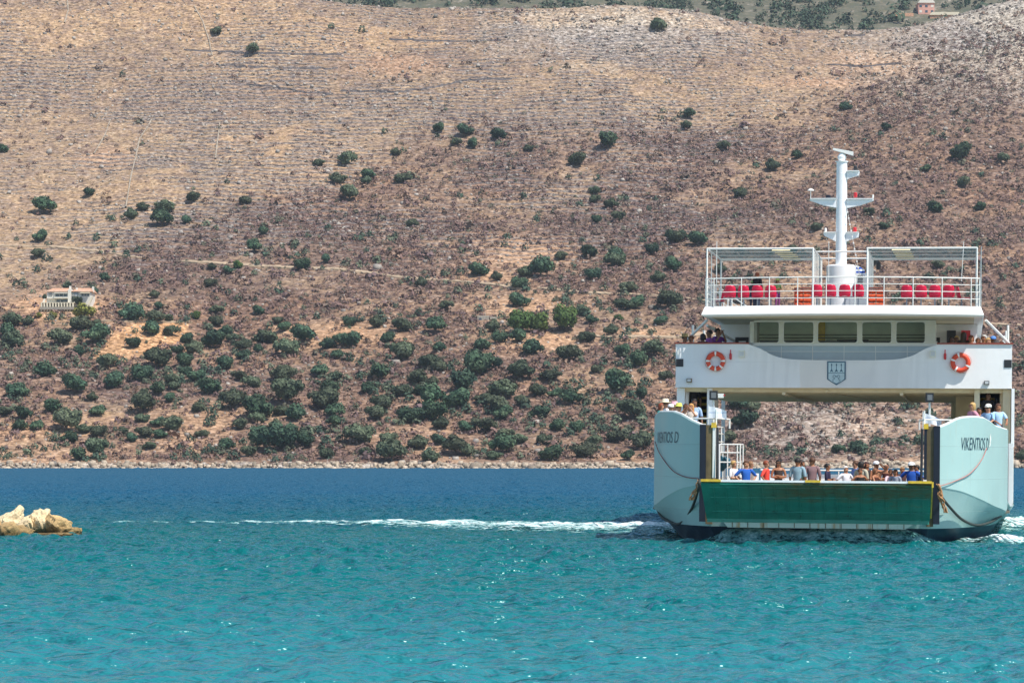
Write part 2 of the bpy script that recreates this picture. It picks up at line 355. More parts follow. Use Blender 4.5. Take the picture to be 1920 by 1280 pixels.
# ------------------------------------------------------------------ scattered scrub and stones (uncountable)
def scatter(n, dens, seed):
    r = np.random.default_rng(seed); X = r.uniform(-175, 175, n); Y = 553 + 360*r.random(n)**1.0
    keep = np.abs(X) < 0.195*Y + 6; X, Y = X[keep], Y[keep]; Z = H(X, Y); px, py = proj(X, Y, Z)
    p = dens(X, Y, px, py); k = r.random(len(X)) < p
    return X[k], Y[k], Z[k], px[k], py[k]
def gridval(A, X, Y):
    i = np.clip(((X+250)/500*(NX-1)).astype(int), 0, NX-1); tt = np.clip((Y-546)/420, 0, 1)**(1/1.15); j = np.clip((tt*(NY-1)).astype(int), 0, NY-1)
    return A[j, i]
def leafclouds(X, Y, Z, W, Hh, cols, nq, seed, size=0.45):
    """small clumps of leaf faces"""
    r = np.random.default_rng(seed); N = len(X)
    d = r.normal(size=(N, nq, 3)); d /= np.linalg.norm(d, axis=2, keepdims=True); d[..., 2] = np.abs(d[..., 2])
    rad = r.uniform(0.55, 1.0, (N, nq, 1)); c = d*rad*np.stack([W/2, W/2, Hh], -1)[:, None, :] + np.stack([X, Y, Z], -1)[:, None, :]
    a = r.normal(size=(N, nq, 3)); a = a - d*(a*d).sum(2, keepdims=True)*0.7; a /= np.linalg.norm(a, axis=2, keepdims=True)
    b = np.cross(d, a); b /= np.linalg.norm(b, axis=2, keepdims=True) + 1e-6
    s = (W[:, None, None]*size*r.uniform(0.6, 1.2, (N, nq, 1)))/2
    q4 = np.stack([c + a*s, c + b*s*r.uniform(.5, 1, (N, nq, 1)), c - a*s*r.uniform(.6, 1, (N, nq, 1)), c - b*s], 2).reshape(-1, 3)
    Fq = np.arange(len(q4)).reshape(-1, 4)
    cc = np.repeat(cols[:, None, :]*r.uniform(0.82, 1.2, (N, nq, 1)), 4, axis=1).reshape(-1, 3)
    return q4, Fq, cc
t = NT('dry_scrub'); a = t.attr('Col'); t.set(Base_Color=a.outputs['Color'], Roughness=0.9); M_scrub = t.m
def dens_s(X, Y, px, py):
    s = gridval(scrub, X, Y); so = gridval(soil, X, Y)
    return np.clip((0.06 + 0.9*s)*(1-0.85*so), 0, 1) * np.where(py > 862, 0.2, 1)
X, Y, Z, px, py = scatter(80000, dens_s, 3); r = np.random.default_rng(4)
W = r.lognormal(0.08, 0.42, len(X)) * 1.0; pal = np.array([(0.175, 0.10, 0.088), (0.21, 0.125, 0.10), (0.13, 0.092, 0.07), (0.09, 0.105, 0.065), (0.29, 0.185, 0.125), (0.14, 0.088, 0.095)])
pal = pal*0.72 + pal.mean(0)*0.30; cols = pal[r.choice(6, len(X), p=[.28, .2, .16, .1, .12, .14])]
v, f_, cc = leafclouds(X, Y, Z, W, W*0.55, cols, 18, 5, 0.34)
tag(obj('dry_scrub', fast_mesh('dry_scrub', v, f_, M_scrub, False, cols=cc)), 'brown and purple dry scrub covering the slope', 'scrub', kind='stuff')
# stones
def dens_r(X, Y, px, py):
    return np.clip(0.10 + 0.8*gridval(stone, X, Y) + 0.28*gridval(ter, X, Y) + np.where(py > 868, 0.5, 0) + np.where(py < 230, 0.2, 0), 0, 1) * np.where(py > 877, 0, 1)
X, Y, Z, px, py = scatter(80000, dens_r, 8); r = np.random.default_rng(9); N = len(X)
sh = np.random.default_rng(12); X2 = sh.uniform(-140, 140, 2600); Y2 = 552 + 6*fbm(X2/60, X2*0+3, 3) - 0.03*X2 + sh.uniform(-1.0, 2.6, 2600); X = np.r_[X, X2]; Y = np.r_[Y, Y2]; Z = np.r_[Z, H(X2, Y2)+0.1]; N = len(X)
S = r.lognormal(-1.65, 0.42, N); S[-2600:] *= 1.5
cube = np.array([(-1,-1,-1),(1,-1,-1),(1,1,-1),(-1,1,-1),(-.6,-.7,1),(.7,-.5,1),(.5,.6,1),(-.7,.6,1)], float)
vv = (cube[None] * r.uniform(0.6, 1.25, (N, 8, 3))) * S[:, None, None] * np.array([1.2, 1, .75]); an = r.uniform(0, 6.28, N); ca, sa = np.cos(an)[:, None], np.sin(an)[:, None]
vx = vv[..., 0]*ca - vv[..., 1]*sa + X[:, None]; vy = vv[..., 0]*sa + vv[..., 1]*ca + Y[:, None]; vz = vv[..., 2] + Z[:, None] + S[:, None]*0.3
v = np.stack([vx, vy, vz], -1).reshape(-1, 3); cf = np.array([(0,3,2,1),(4,5,6,7),(0,1,5,4),(1,2,6,5),(2,3,7,6),(3,0,4,7)])
f_ = (np.arange(N)[:, None, None]*8 + cf[None]).reshape(-1, 4); g = r.uniform(0.18, 0.44, N)[:, None]; cc = np.repeat(np.hstack([g*1.06, g*0.94, g*0.82]), 8, 0)
cc[-2600*8:] = cc[-2600*8:] * np.array([1.2, 1.1, 0.95])
t = NT('limestone'); a = t.attr('Col'); t.set(Base_Color=t.mix(0.7, a.outputs['Color'], t.ramp(t.noise(3, 4), [(0.3, 0.6), (0.7, 1.15)]), 'MULTIPLY'), Roughness=0.9)
tag(obj('hillside_stones', fast_mesh('hillside_stones', v, f_, t.m, False, cols=cc)), 'pale limestone rubble strewn over slope and shore', 'rubble', kind='stuff')
# ------------------------------------------------------------------ trees and bushes
def tile(x0, y0, s): return [(x0 + a/2.977, y0 + b/2.977, w/2.977) for a, b, w in s]
TR = []
TR += tile(0, 0, [(1203,180,60),(1410,280,70),(1850,148,50),(683,418,45),(15,835,60),(497,1078,65),(245,1155,125),(1777,910,62),(1895,885,50),(1895,1005,80),(1268,1015,40),(1075,1105,75),(1078,1052,30),(1360,1122,65),(1365,1160,28),(805,1160,60),(735,1200,85),(920,1158,105),(905,1225,125),(605,1212,42),(1040,1232,60),(425,1247,42),(795,805,35),(1205,1272,40),(1470,1270,50),(1830,1268,55)])
TR += tile(640, 0, [(115,165,55),(1763,153,85),(1168,390,35),(582,615,30),(243,735,50),(540,720,62),(535,762,45),(685,738,85),(730,808,65),(640,798,60),(878,755,85),(876,800,55),(298,852,66),(345,838,50),(30,895,90),(150,975,80),(140,1010,70),(340,1000,80),(380,975,50),(45,1090,100),(665,1088,58),(1490,798,115),(1315,897,100),(1020,1097,55),(1428,997,50),(1410,1120,60),(1330,1140,55),(1500,1135,90),(1555,1110,50),(1590,1108,45),(1755,1105,48),(1720,1168,45),(1545,1215,75),(1098,1197,40),(398,1248,60),(1415,1072,60),(1895,645,50),(1265,985,40),(1050,830,60),(1425,1230,60),(1795,620,40)])
TR += tile(1280, 0, [(35,640,75),(20,700,60),(910,598,60),(1215,528,50),(1320,632,35),(1135,712,60),(1105,750,50),(1395,742,55),(1450,765,55),(1555,875,110),(1790,893,70),(1890,830,30),(1360,940,60),(1568,1023,75),(1665,975,50),(1405,1165,85),(1890,1130,40),(1660,1160,65),(232,818,70),(640,865,65),(500,925,95),(410,925,55),(1000,865,50),(442,1008,42),(310,1085,70),(295,1205,45),(830,1175,50),(1045,1185,60),(1130,1175,50),(1215,1225,50),(1120,1262,60),(745,1268,70),(840,720,40),(1190,1020,40),(1015,785,40),(735,980,35)])
TR += tile(0, 430, [(230,45,75),(210,140,75),(562,130,35),(575,178,45),(642,203,50),(1418,105,85),(1378,140,40),(1470,15,60),(1660,150,55),(1682,208,80),(1820,170,60),(1180,208,60),(1272,232,60),(1420,245,50),(585,270,60),(327,215,35),(805,240,35),(375,300,40),(1170,302,72),(1035,298,45),(1560,298,30),(865,365,65),(890,430,60),(738,475,125),(870,495,95),(940,500,60),(1208,450,75),(1440,458,65),(1425,390,40),(1695,438,38),(1765,485,55),(1210,520,80),(1550,510,60),(70,510,100),(160,515,70),(40,570,90),(90,630,110),(345,610,120),(545,600,140),(455,530,110),(530,530,75),(435,690,80),(850,560,100),(950,570,85),(742,642,80),(1045,615,70),(985,675,65),(1070,670,90),(1265,570,80),(1190,630,125),(1300,610,60),(1345,650,85),(1360,700,85),(1480,605,120),(1440,670,60),(1690,595,130),(1605,675,115),(1590,545,80),(1830,640,90),(1885,610,60),(1880,700,70),(590,745,110),(685,730,60),(360,745,60),(250,790,110),(65,725,60),(55,825,50),(465,812,50),(875,735,135),(1030,740,100),(1120,740,50),(1255,750,110),(1510,770,50),(1030,800,70),(800,820,105),(960,840,95),(640,855,110),(520,820,60),(410,880,130),(95,900,120),(880,890,90),(975,875,70),(510,935,70),(950,945,70),(1165,880,130),(1340,820,85),(1410,860,90),(1580,820,130),(1785,785,95),(1870,820,80),(1840,888,100),(1090,820,100),(290,990,120),(545,1012,90),(20,1010,100),(130,1030,95),(790,985,150),(110,1100,80),(205,1095,75),(370,1090,140),(480,1110,80),(545,1135,90),(1300,965,135),(1105,995,85),(1440,1000,165),(1600,930,165),(1560,1010,90),(1650,1030,120),(1800,955,150),(1870,1010,110),(1870,1070,90),(790,1055,75),(890,1075,85),(960,1090,120),(810,1130,100),(690,1125,65),(895,1140,75),(735,1165,65),(640,1115,40),(1340,1090,80),(1440,1060,75),(1540,1090,80),(1130,1140,75),(1065,1168,60),(1258,1208,98),(835,1208,65),(1000,1218,55),(1480,1190,170),(1610,1190,135),(1700,1180,120),(1390,1245,80),(535,1240,125),(390,1170,80),(368,1200,50),(315,1215,55),(245,1225,55),(195,1210,45),(262,1142,35),(630,1208,45),(775,1250,55),(1040,1262,60),(440,1262,90),(1825,1255,80),(1850,1200,50)])
TR += tile(640, 430, [(158,28,60),(208,172,55),(450,300,72),(585,432,75),(925,40,55),(1025,102,50),(1225,152,70),(1380,130,95),(1345,60,45),(1535,130,90),(1530,180,95),(1700,32,45),(1870,50,90),(765,228,110),(868,265,75),(1115,230,130),(1020,240,90),(1000,310,80),(985,400,110),(1175,330,60),(1255,330,60),(1245,385,60),(1405,260,80),(1465,325,60),(1605,325,90),(1850,205,95),(1775,265,90),(1815,325,50),(1575,415,110),(1650,415,90),(1830,405,130),(1855,448,60),(820,375,50),(765,445,60),(50,525,65),(190,525,85),(205,460,60),(340,540,100),(410,540,50),(525,545,110),(845,545,90),(1345,455,95),(1395,508,65),(1510,565,90),(1605,562,60),(1725,573,50),(1365,600,100),(1495,455,55),(345,690,130),(260,620,80),(30,625,110),(20,710,60),(480,740,110),(545,660,75),(550,770,90),(755,690,80),(780,645,90),(890,610,80),(990,600,100),(1060,665,120),(1275,695,130),(1565,680,90),(1745,675,120),(1650,735,110),(1815,700,60),(215,800,130),(150,892,85),(340,900,110),(430,830,110),(510,850,90),(440,900,80),(770,770,150),(870,750,75),(990,800,155),(1165,815,110),(1185,795,60),(680,860,150),(500,950,145),(650,955,150),(920,895,140),(1100,910,90),(1200,915,80),(1420,785,65),(1570,830,110),(1530,880,140),(1290,845,50),(1815,815,80),(1675,915,80),(1280,940,110),(800,950,90),(880,990,120),(1010,965,90),(1105,1020,105),(1430,960,60),(1490,1000,60),(1625,1020,150),(230,970,120),(195,1030,110),(215,1085,50),(530,1030,130),(400,1040,140),(560,1080,110),(340,1080,60),(910,1030,100),(690,1105,90),(810,1095,125),(15,1070,55),(100,1155,130),(160,1120,60),(258,1170,90),(435,1190,120),(145,1245,70),(280,1250,145),(540,1175,90),(640,1210,150),(700,1240,90),(910,1150,100),(900,1210,130),(1000,1170,80),(1125,1095,60),(1205,1100,80),(1045,1115,60),(1315,1115,80),(1130,1180,80),(1210,1190,60),(1410,1185,80),(1540,1155,105),(1480,1115,50),(1665,1190,110),(1175,1250,130),(1340,1240,120),(1600,1260,75),(860,1262,80),(510,1270,90),(1440,1220,60),(1000,1265,60)])
TR += [(1382,755,42),(1411,764,24),(1398,790,46),(1361,820,32),(1573,842,28),(1576,815,20),(1608,837,30),(1697,820,20),(1911,792,18),(1155,480,30),(1262,445,30),(1308,450,35),(1278,445,22),(1903,690,24),(1905,740,18),(1350,505,26),(1388,560,30),(1640,490,22),(1760,497,22),(1240,600,26),(1222,470,24),(1725,455,20),(1880,520,18),(1915,860,30),(1480,470,26)]
TR = [t_ for t_ in TR if t_[1] < 866]
# bright garden and pine trees
PINES = [(978, 606, 46, 'lime'), (1010, 610, 42, 'lime'), (1062, 605, 46, 'lime'), (157, 587, 34, 'gold'), (1159, 597, 16, 'lime'), (367, 592, 18, 'fresh'), (445, 499, 17, 'fresh'), (73, 592, 13, 'gold'), (98, 592, 15, 'gold')]

def leaf_mat(name, lo, hi, vary=0.38):
    t = NT(name); oi = t.node('ShaderNodeObjectInfo'); a = t.attr('Col'); g = t.noise(0.9, 3, 0.6)
    c = t.ramp(g, [(0.3, lo), (0.7, hi)]); c = t.mix(1.0, c, a.outputs['Color'], 'MULTIPLY')
    hs = t.node('ShaderNodeHueSaturation', {'Color': c}); m = t.node('ShaderNodeMapRange', {'To Min': 0.47, 'To Max': 0.515}); t.l.new(oi.outputs['Random'], m.inputs[0]); t.l.new(m.outputs[0], hs.inputs['Hue'])
    m2 = t.node('ShaderNodeMapRange', {'To Min': 1-vary, 'To Max': 1+vary}); t.l.new(t.math('FRACT', t.math('MULTIPLY', oi.outputs['Random'], 7.31)), m2.inputs[0]); t.l.new(m2.outputs[0], hs.inputs['Value'])
    t.set(Base_Color=hs.outputs[0], Roughness=0.75); t.b.inputs['Specular IOR Level'].default_value = 0.25
    return t.m
M_leaf = leaf_mat('evergreen_leaves', (0.025, 0.062, 0.042), (0.075, 0.118, 0.060))
M_olive = leaf_mat('olive_leaves', (0.050, 0.075, 0.042), (0.105, 0.125, 0.075))
M_lime = leaf_mat('pine_needles', (0.035, 0.085, 0.025), (0.10, 0.155, 0.035), 0.1)
M_gold = leaf_mat('garden_leaves', (0.07, 0.11, 0.02), (0.25, 0.24, 0.05), 0.1)
M_bark = paint('bark', (0.10, 0.075, 0.055), 0.95, 0.3, 4)
def crown_mesh(name, seed, mat, lobes=9, nq=1150, flat=0.78, leaf=0.075):
    """crown of unit width made of clumps of small leaf faces over a dark rough core"""
    r = np.random.default_rng(seed); L = []
    for i in range(lobes):
        a = r.uniform(0, 6.28); q = r.uniform(0.08, 0.38); rad = r.uniform(0.12, 0.24)
        L.append((q*math.cos(a), q*math.sin(a), 0.17 + r.uniform(-0.04, 0.40)*flat*(1.2-q*1.7), rad))
    L.append((0, 0, 0.34*flat, 0.30)); L = np.array(L)
    V = []; pick = r.choice(len(L), nq, p=(L[:, 3]**2)/(L[:, 3]**2).sum()); d = r.normal(size=(nq, 3)); d[:, 2] = d[:, 2]*0.9 + 0.15; d /= np.linalg.norm(d, axis=1, keepdims=True)
    c = L[pick, :3] + d*L[pick, 3:4]*np.array([1, 1, flat])*r.uniform(0.82, 1.12, (nq, 1))*np.where(r.random((nq, 1)) < .12, 1.22, 1.0); c[:, 2] = np.maximum(c[:, 2], 0.02)
    a = r.normal(size=(nq, 3)); a -= d*(a*d).sum(1, keepdims=True)*0.8; a /= np.linalg.norm(a, axis=1, keepdims=True); b = np.cross(d, a)
    s = leaf*r.uniform(0.4, 1.0, (nq, 1)); q4 = np.stack([c+a*s, c+b*s*.8, c-a*s*.9, c-b*s*.7 + d*s*.4], 1).reshape(-1, 3)
    tone = 0.65 + 0.7*r.random((nq, 1)); tone *= (0.8 + 0.4*r.random(len(L)))[pick][:, None]
    cc = np.repeat(np.repeat(tone, 4, 0), 3, 1)
    # core
    cv = []; cf = []; n0 = len(q4)
    for (x, y, z, rad) in L:
        bm = bmesh.new(); bmesh.ops.create_icosphere(bm, subdivisions=1, radius=rad*0.86); bm.verts.ensure_lookup_table(); k0 = n0 + len(cv)
        for v in bm.verts: j = r.uniform(0.85, 1.08); cv.append((x+v.co.x*j, y+v.co.y*j, max(0.0, z+v.co.z*flat*j)))
        for f in bm.faces: q = [v.index+k0 for v in f.verts]; cf.append(q + [q[-1]])
        bm.free()
    V = np.vstack([q4, np.array(cv)]); col = np.vstack([cc, np.full((len(cv), 3), 0.55)])
    me = bpy.data.meshes.new(name); me.from_pydata(V.tolist(), [], [tuple(range(i*4, i*4+4)) for i in range(nq)] + [tuple(q[:3]) for q in cf])
    at = me.attributes.new('Col', 'FLOAT_COLOR', 'POINT'); c4 = np.ones((len(V), 4), np.float32); c4[:, :3] = col; at.data.foreach_set('color', c4.ravel())
    me.materials.append(mat); return me
def trunk_mesh(seed):
    r = random.Random(seed); m = MB(); m.tube([(0, 0, -0.12), (r.uniform(-.02, .02), 0, 0.12), (r.uniform(-.05, .05), r.uniform(-.04, .04), 0.32)], [0.045, 0.032, 0.022], 6)
    for k in range(3):
        a = r.uniform(0, 6.28); m.tube([(0, 0, 0.1), (0.12*math.cos(a), 0.12*math.sin(a), 0.26), (0.22*math.cos(a), 0.22*math.sin(a), 0.40)], [0.024, 0.016, 0.008], 5)
    return m.mesh('trunk', M_bark)
CR = [crown_mesh('crown', 20+i, M_leaf if i % 2 else M_olive, 7 + i % 5, 1250, 0.66 + 0.07*(i % 4)) for i in range(9)]
TK = [trunk_mesh(i) for i in range(4)]
CL = crown_mesh('crown', 77, M_lime, 12, 1500, 0.85, 0.07); CG = crown_mesh('crown', 78, M_gold, 8, 900, 0.9, 0.08)

AREAS = [  # x0,y0,x1,y1, words
 (0, 0, 640, 240, 'on the pale bare slope at the upper left'), (640, 0, 1140, 240, 'on the pale terraces at the top middle'), (1140, 0, 1320, 130, 'standing alone near the ridge, its shadow beside it'),
 (1140, 0, 1950, 240, 'on the stony slope under the saddle'), (0, 240, 210, 460, 'on the pale terraces above the villa'), (210, 240, 460, 460, 'in the terraced ground left of the middle slope'),
 (460, 240, 720, 420, 'in the cluster under the terraces'), (720, 240, 960, 420, 'in the scrub below the terraces, near the middle'), (960, 240, 1240, 420, 'on the open brown slope in the middle'),
 (1240, 240, 1560, 460, 'on the brown slope left of the ferry mast'), (1560, 240, 1950, 460, 'on the brown slope right of the ferry mast'),
 (0, 420, 330, 520, 'by the track above the villa'), (330, 420, 640, 560, 'beside the track on the left slope'), (640, 420, 860, 600, 'below the track in the middle'),
 (860, 420, 1120, 560, 'around the red soil where the track bends'), (1120, 420, 1320, 620, 'on the slope just left of the upper deck'), (1320, 420, 1950, 640, 'seen through the upper deck railings'),
 (0, 500, 240, 660, 'on the slope under the white villa'), (240, 540, 380, 680, 'around the orange excavated cutting'), (380, 560, 560, 680, 'right of the orange cutting'), (560, 560, 760, 680, 'at the end of the lower slope terrace'),
 (760, 560, 960, 680, 'below the stone ruin'), (960, 560, 1160, 680, 'below the bright green pines'), (1160, 600, 1320, 760, 'beside the white bridge front of the ferry'),
 (0, 660, 160, 760, 'on the left edge of the lower slope'), (160, 660, 330, 760, 'in the thicket under the cutting'), (330, 660, 500, 760, 'in the dense left thicket'), (500, 660, 660, 760, 'in the thicket left of the middle'),
 (660, 660, 820, 760, 'in the dense middle thicket'), (820, 660, 980, 760, 'in the thicket below the ruin'), (980, 660, 1160, 760, 'in the thicket below the pines'),
 (0, 760, 130, 880, 'just above the shore at the left edge'), (130, 760, 260, 880, 'just above the shore, left quarter'), (260, 760, 400, 880, 'on the orange soil above the left shore'), (400, 760, 520, 880, 'above the shore left of the middle'),
 (520, 760, 640, 880, 'just above the pale shore rocks'), (640, 760, 780, 880, 'above the middle shore'), (780, 760, 920, 880, 'above the shore right of the middle'), (920, 760, 1060, 880, 'above the shore well left of the ferry'),
 (1060, 760, 1240, 880, 'above the shore beside the ferry bow'), (1240, 640, 1740, 880, 'seen under the ferry bridge'), (1740, 640, 1950, 900, 'seen past the right side of the ferry'), (0, 0, 1950, 900, 'on the dry slope')]
items = []
for (px, py, w) in TR:
    p = locate(px, min(py + 0.30*w, 872))
    if p is None: continue
    items.append([w, px, py, p])
items.sort(key=lambda q: -q[0]); NTREE = 282
big, small = items[:NTREE], items[NTREE:]
zones = {}
for it in big:
    for k, (a, b, c_, d_, wd) in enumerate(AREAS):
        if a <= it[1] < c_ and b <= it[2] < d_: zones.setdefault(k, []).append(it); break
rt = random.Random(3)
def put_tree(p, width, px, label, cat, group, crown, olive=False, tall=1.0):
    e = empty('bush' if cat == 'bush' else 'tree', tuple(p)); tag(e, label, cat, group)
    o = obj('crown', crown, e); tr = obj('trunk', TK[rt.randrange(4)], e)
    wm = width * p[1] / FOC * 1.22
    lift = 0.05 if cat == 'bush' else 0.13
    e.rotation_euler = (0, 0, rt.uniform(0, 6.28)); e.scale = (wm*1.02, wm*rt.uniform(0.9, 1.05), wm*tall*rt.uniform(0.92, 1.1)); o.location = (0, 0, lift)
    return e
for k, lst in zones.items():
    wd = AREAS[k][4]; n = len(lst); seen = {}
    lst.sort(key=lambda q: -q[0])
    xs = sorted(lst, key=lambda q: q[1]); ys = sorted(lst, key=lambda q: q[2]); names = {}
    def give(it, s):
        if id(it) not in names: names[id(it)] = s; return True
    if n == 1: give(lst[0], 'solitary dark evergreen tree')
    else:
        give(lst[0], 'largest dark green tree')
        ORD = 'leftmost second third fourth fifth sixth seventh eighth ninth tenth eleventh twelfth thirteenth fourteenth fifteenth sixteenth seventeenth eighteenth'.split()
        for q, it in enumerate(xs): give(it, ('leftmost dark green bush' if q == 0 else 'rightmost dark green bush' if q == n-1 else ORD[min(q, 17)] + ' dark green bush from the left'))
    for it in lst:
        s = names.get(id(it)); cat = 'tree' if it[0] > 27 else 'bush'
        if s is None: s = 'rounded dark green bush in between'; cat = 'bush'
        if 'tree' in s: cat = 'tree'
        elif 'bush' in s: cat = 'bush'
        put_tree(it[3], it[0], it[1], f'{s} {wd}', cat, 'dark green trees and bushes on the hillside', CR[rt.randrange(9)], tall=rt.uniform(.85, 1.15))
PL = {978: 'bright lime green pine, left of the pine trio beside the ruin', 1010: 'bright lime green pine in the middle of the trio beside the ruin', 1062: 'roundest bright lime green pine, right of the trio below the track',
      157: 'yellow green garden tree below the terrace of the white villa', 1159: 'small slender lime green tree right of the three pines', 367: 'fresh green bush above the right end of the orange cutting', 445: 'small fresh green bush beside the track above the villa',
      73: 'tiny yellow green shrub left below the villa', 98: 'tiny yellow green shrub under the villa terrace'}
for px, py, w, kd in PINES:
    p = locate(px, py + 0.38*w); put_tree(p, w, px, PL[px], 'tree' if w > 25 else 'bush', 'bright green garden trees', CG if kd == 'gold' else CL, tall=1.05)
# the rest of the bushes (past three hundred of the kind): one mass
X = np.array([i[3][0] for i in small]); Y = np.array([i[3][1] for i in small]); W = np.array([i[0]*i[3][1]/FOC for i in small])
def dens_g(X, Y, px, py): return np.clip((py-400)/600, 0.0, 0.75)*np.clip(.25+3.0*fbm(X/12, Y/12), 0, 1) * np.where(py > 866, 0, 1)
Xg, Yg, Zg, pxg, pyg = scatter(26000, dens_g, 31); r = np.random.default_rng(6); Wg = r.uniform(1.0, 3.0, len(Xg))
Xa = np.r_[X, Xg]; Ya = np.r_[Y, Yg]; Wa = np.r_[W, Wg]; Za = H(Xa, Ya) + 0.1*Wa
g = r.uniform(0.65, 1.25, (len(Xa), 1)); cols = np.array([[0.048, 0.082, 0.052]])*g; og = r.random(len(Xa)) < 0.45; cols[og] = cols[og]*np.array([2.1, 1.5, 1.45])
v, f_, cc = leafclouds(Xa, Ya, Za, Wa, Wa*0.72, cols, 46, 12, 0.27)
tag(obj('small_green_bushes', fast_mesh('small_green_bushes', v, f_, M_scrub, False, cols=cc)), 'small olive green bushes sprinkled over the lower slope', 'bushes', kind='stuff')
# wood on the far hill
r = np.random.default_rng(21); n = 11000; X = r.uniform(-230, 330, n); Y = r.uniform(1040, 1500, n); k = (r.random(n) < np.clip(0.62+2.0*fbm(X/30, Y/30, 3), 0, 1)); X, Y = X[k], Y[k]; W = r.lognormal(1.35, 0.35, len(X)); g = r.uniform(0.6, 1.2, (len(X), 1))
qx, qy = proj(X, Y, H2(X, Y)); bld = ((np.abs(qx-1740) < 26) & (qy > -6) & (qy < 42)) | ((qx > 1655) & (qx < 1805) & (qy > 20) & (qy < 40)) | ((np.abs(qx-1860) < 16) & (qy > 5) & (qy < 26)); X, Y, W, g = X[~bld], Y[~bld], W[~bld], g[~bld]
v, f_, cc = leafclouds(X, Y, H2(X, Y), W, W*0.8, np.array([[0.045, 0.075, 0.042]])*g, 42, 22, 0.25)
tag(obj('far_wood', fast_mesh('far_wood', v, f_, M_scrub, False, cols=cc)), 'distant green scrub wood on the hill behind the saddle', 'wood', kind='stuff')
ct = crown_mesh('crown', 91, M_leaf, 6, 700, 1.0, 0.08)
for px, py, h, lab in [(1811, 14, 24, 'tall dark cypress right of the pink house on the far hill'), (1817, 12, 22, 'second dark cypress touching the taller one on the far hill')]:
    p = locate2(px, py); e = empty('cypress_tree', tuple(p)); tag(e, lab, 'tree', 'cypresses on the far hill'); o = obj('crown', ct, e); tr = obj('trunk', TK[0], e); s = p[1]/FOC; e.scale = (6*s*1.4, 6*s*1.4, h*s*1.5); o.location = (0, 0, 0.03)

# ------------------------------------------------------------------ tracks over the slope
def drape(name, pts, wid, mat, label, cat, kind=None, lift=0.12, height=0.0, group=None):
    P3 = []
    for (a, b), (c_, d_) in zip(pts[:-1], pts[1:]):
        for s in np.linspace(0, 1, max(2, int(abs(c_-a)+abs(d_-b))//6), endpoint=False): P3.append(locate(a+(c_-a)*s, b+(d_-b)*s))
    P3.append(locate(*pts[-1])); P3 = [p for p in P3 if p is not None]; m = MB(); rows = []; rr = random.Random(len(P3))
    for i, p in enumerate(P3):
        d = P3[min(i+1, len(P3)-1)] - P3[max(i-1, 0)]; nrm = np.array([-d[1], d[0]]); nrm /= np.linalg.norm(nrm)+1e-9; w = wid*rr.uniform(.8, 1.2)
        a = p[:2] + nrm*w/2; b = p[:2] - nrm*w/2; za, zb_ = float(H(*a)), float(H(*b)); zm = max(za, zb_)
        if height: hh = height*rr.uniform(.7, 1.2); rows.append([(a[0], a[1], zm-1.2), (a[0], a[1], zm+hh), (b[0], b[1], zm+hh), (b[0], b[1], zm-1.2)])
        else: zl = (za+zb_)/2 + lift; rows.append([(a[0], a[1], za-.3), (a[0], a[1], max(za, zb_)+lift*.5), (b[0], b[1], min(za, zb_)+lift*.8), (b[0], b[1], zb_-.3)])
    m.grid(rows); o = m.build(name, mat); tag(o, label, cat, group, kind); return o
M_track = paint('dirt_track', (0.38, 0.285, 0.19), 0.95, 0.25, 0.5)
M_drywall = paint('dry_stone', (0.31, 0.26, 0.20), 0.95, 0.45, 1.1)
M_drydark = paint('dry_stone_dark', (0.16, 0.14, 0.14), 0.95, 0.5, 1.0)
drape('dirt_track', [(-20, 462), (100, 464), (180, 472), (270, 486)], 1.0, M_track, 'pale track at the left edge', 'track', 'structure', 0.45)
drape('dirt_track', [(340, 490), (480, 500), (640, 506), (760, 522), (900, 532), (985, 542)], 1.8, M_track, 'long pale dirt track across the middle slope', 'track', 'structure', 0.5)
drape('dirt_track', [(1010, 541), (1100, 550), (1250, 556), (1330, 566)], 1.4, M_track, 'grey track continuing behind the ferry', 'track', 'structure', 0.45)
drape('dirt_track', [(1080, 632), (1260, 634), (1400, 622), (1600, 612), (1780, 606), (1930, 612)], 1.6, M_track, 'pale lower track running behind the ferry', 'track', 'structure', 0.5)
drape('dirt_track', [(190, 603), (280, 604), (360, 606)], 1.0, M_track, 'short track above the orange cutting', 'track', 'structure', 0.45)
for pts, mt, lab in [([(126, 0), (128, 22), (121, 45)], M_drywall, 'pale stone wall running down the slope at the top left corner'),
    ([(364, 14), (380, 42), (392, 78), (398, 106)], M_drywall, 'pale stone wall running down the slope beside the first tree'), ([(207, 226), (196, 258), (176, 290)], M_drywall, 'pale stone wall climbing the terraces at the far left'),
    ([(285, 226), (262, 262), (256, 290), (246, 330), (236, 390)], M_drywall, 'longest pale stone wall climbing through the terraces'), ([(412, 232), (404, 300)], M_drywall, 'short pale stone wall on the terraces'),
    ([(345, 96), (440, 100), (640, 106)], M_drydark, 'dark terrace wall right below the lone upper tree'), ([(410, 124), (520, 130), (634, 131)], M_drydark, 'dark terrace wall above the orange bank'),
    ([(462, 160), (520, 166), (575, 176), (625, 178)], M_drydark, 'dark terrace wall along the orange bank'), ([(640, 172), (745, 175), (800, 168), (880, 152), (960, 150)], M_drydark, 'long dark terrace wall under the pale field'),
    ([(730, 76), (850, 80), (940, 77)], M_drydark, 'dark terrace wall on the upper middle slope'), ([(1550, 124), (1620, 126), (1690, 120)], M_drydark, 'dark wall in the saddle of the ridge'), ([(1585, 68), (1622, 67)], M_drydark, 'short dark wall just under the saddle')]:
    drape('stone_wall', pts, 0.32 if mt is M_drywall else 0.3, mt, lab, 'wall', None, 0.1, 0.35 if mt is M_drywall else 0.4, 'dry stone walls on the hillside')

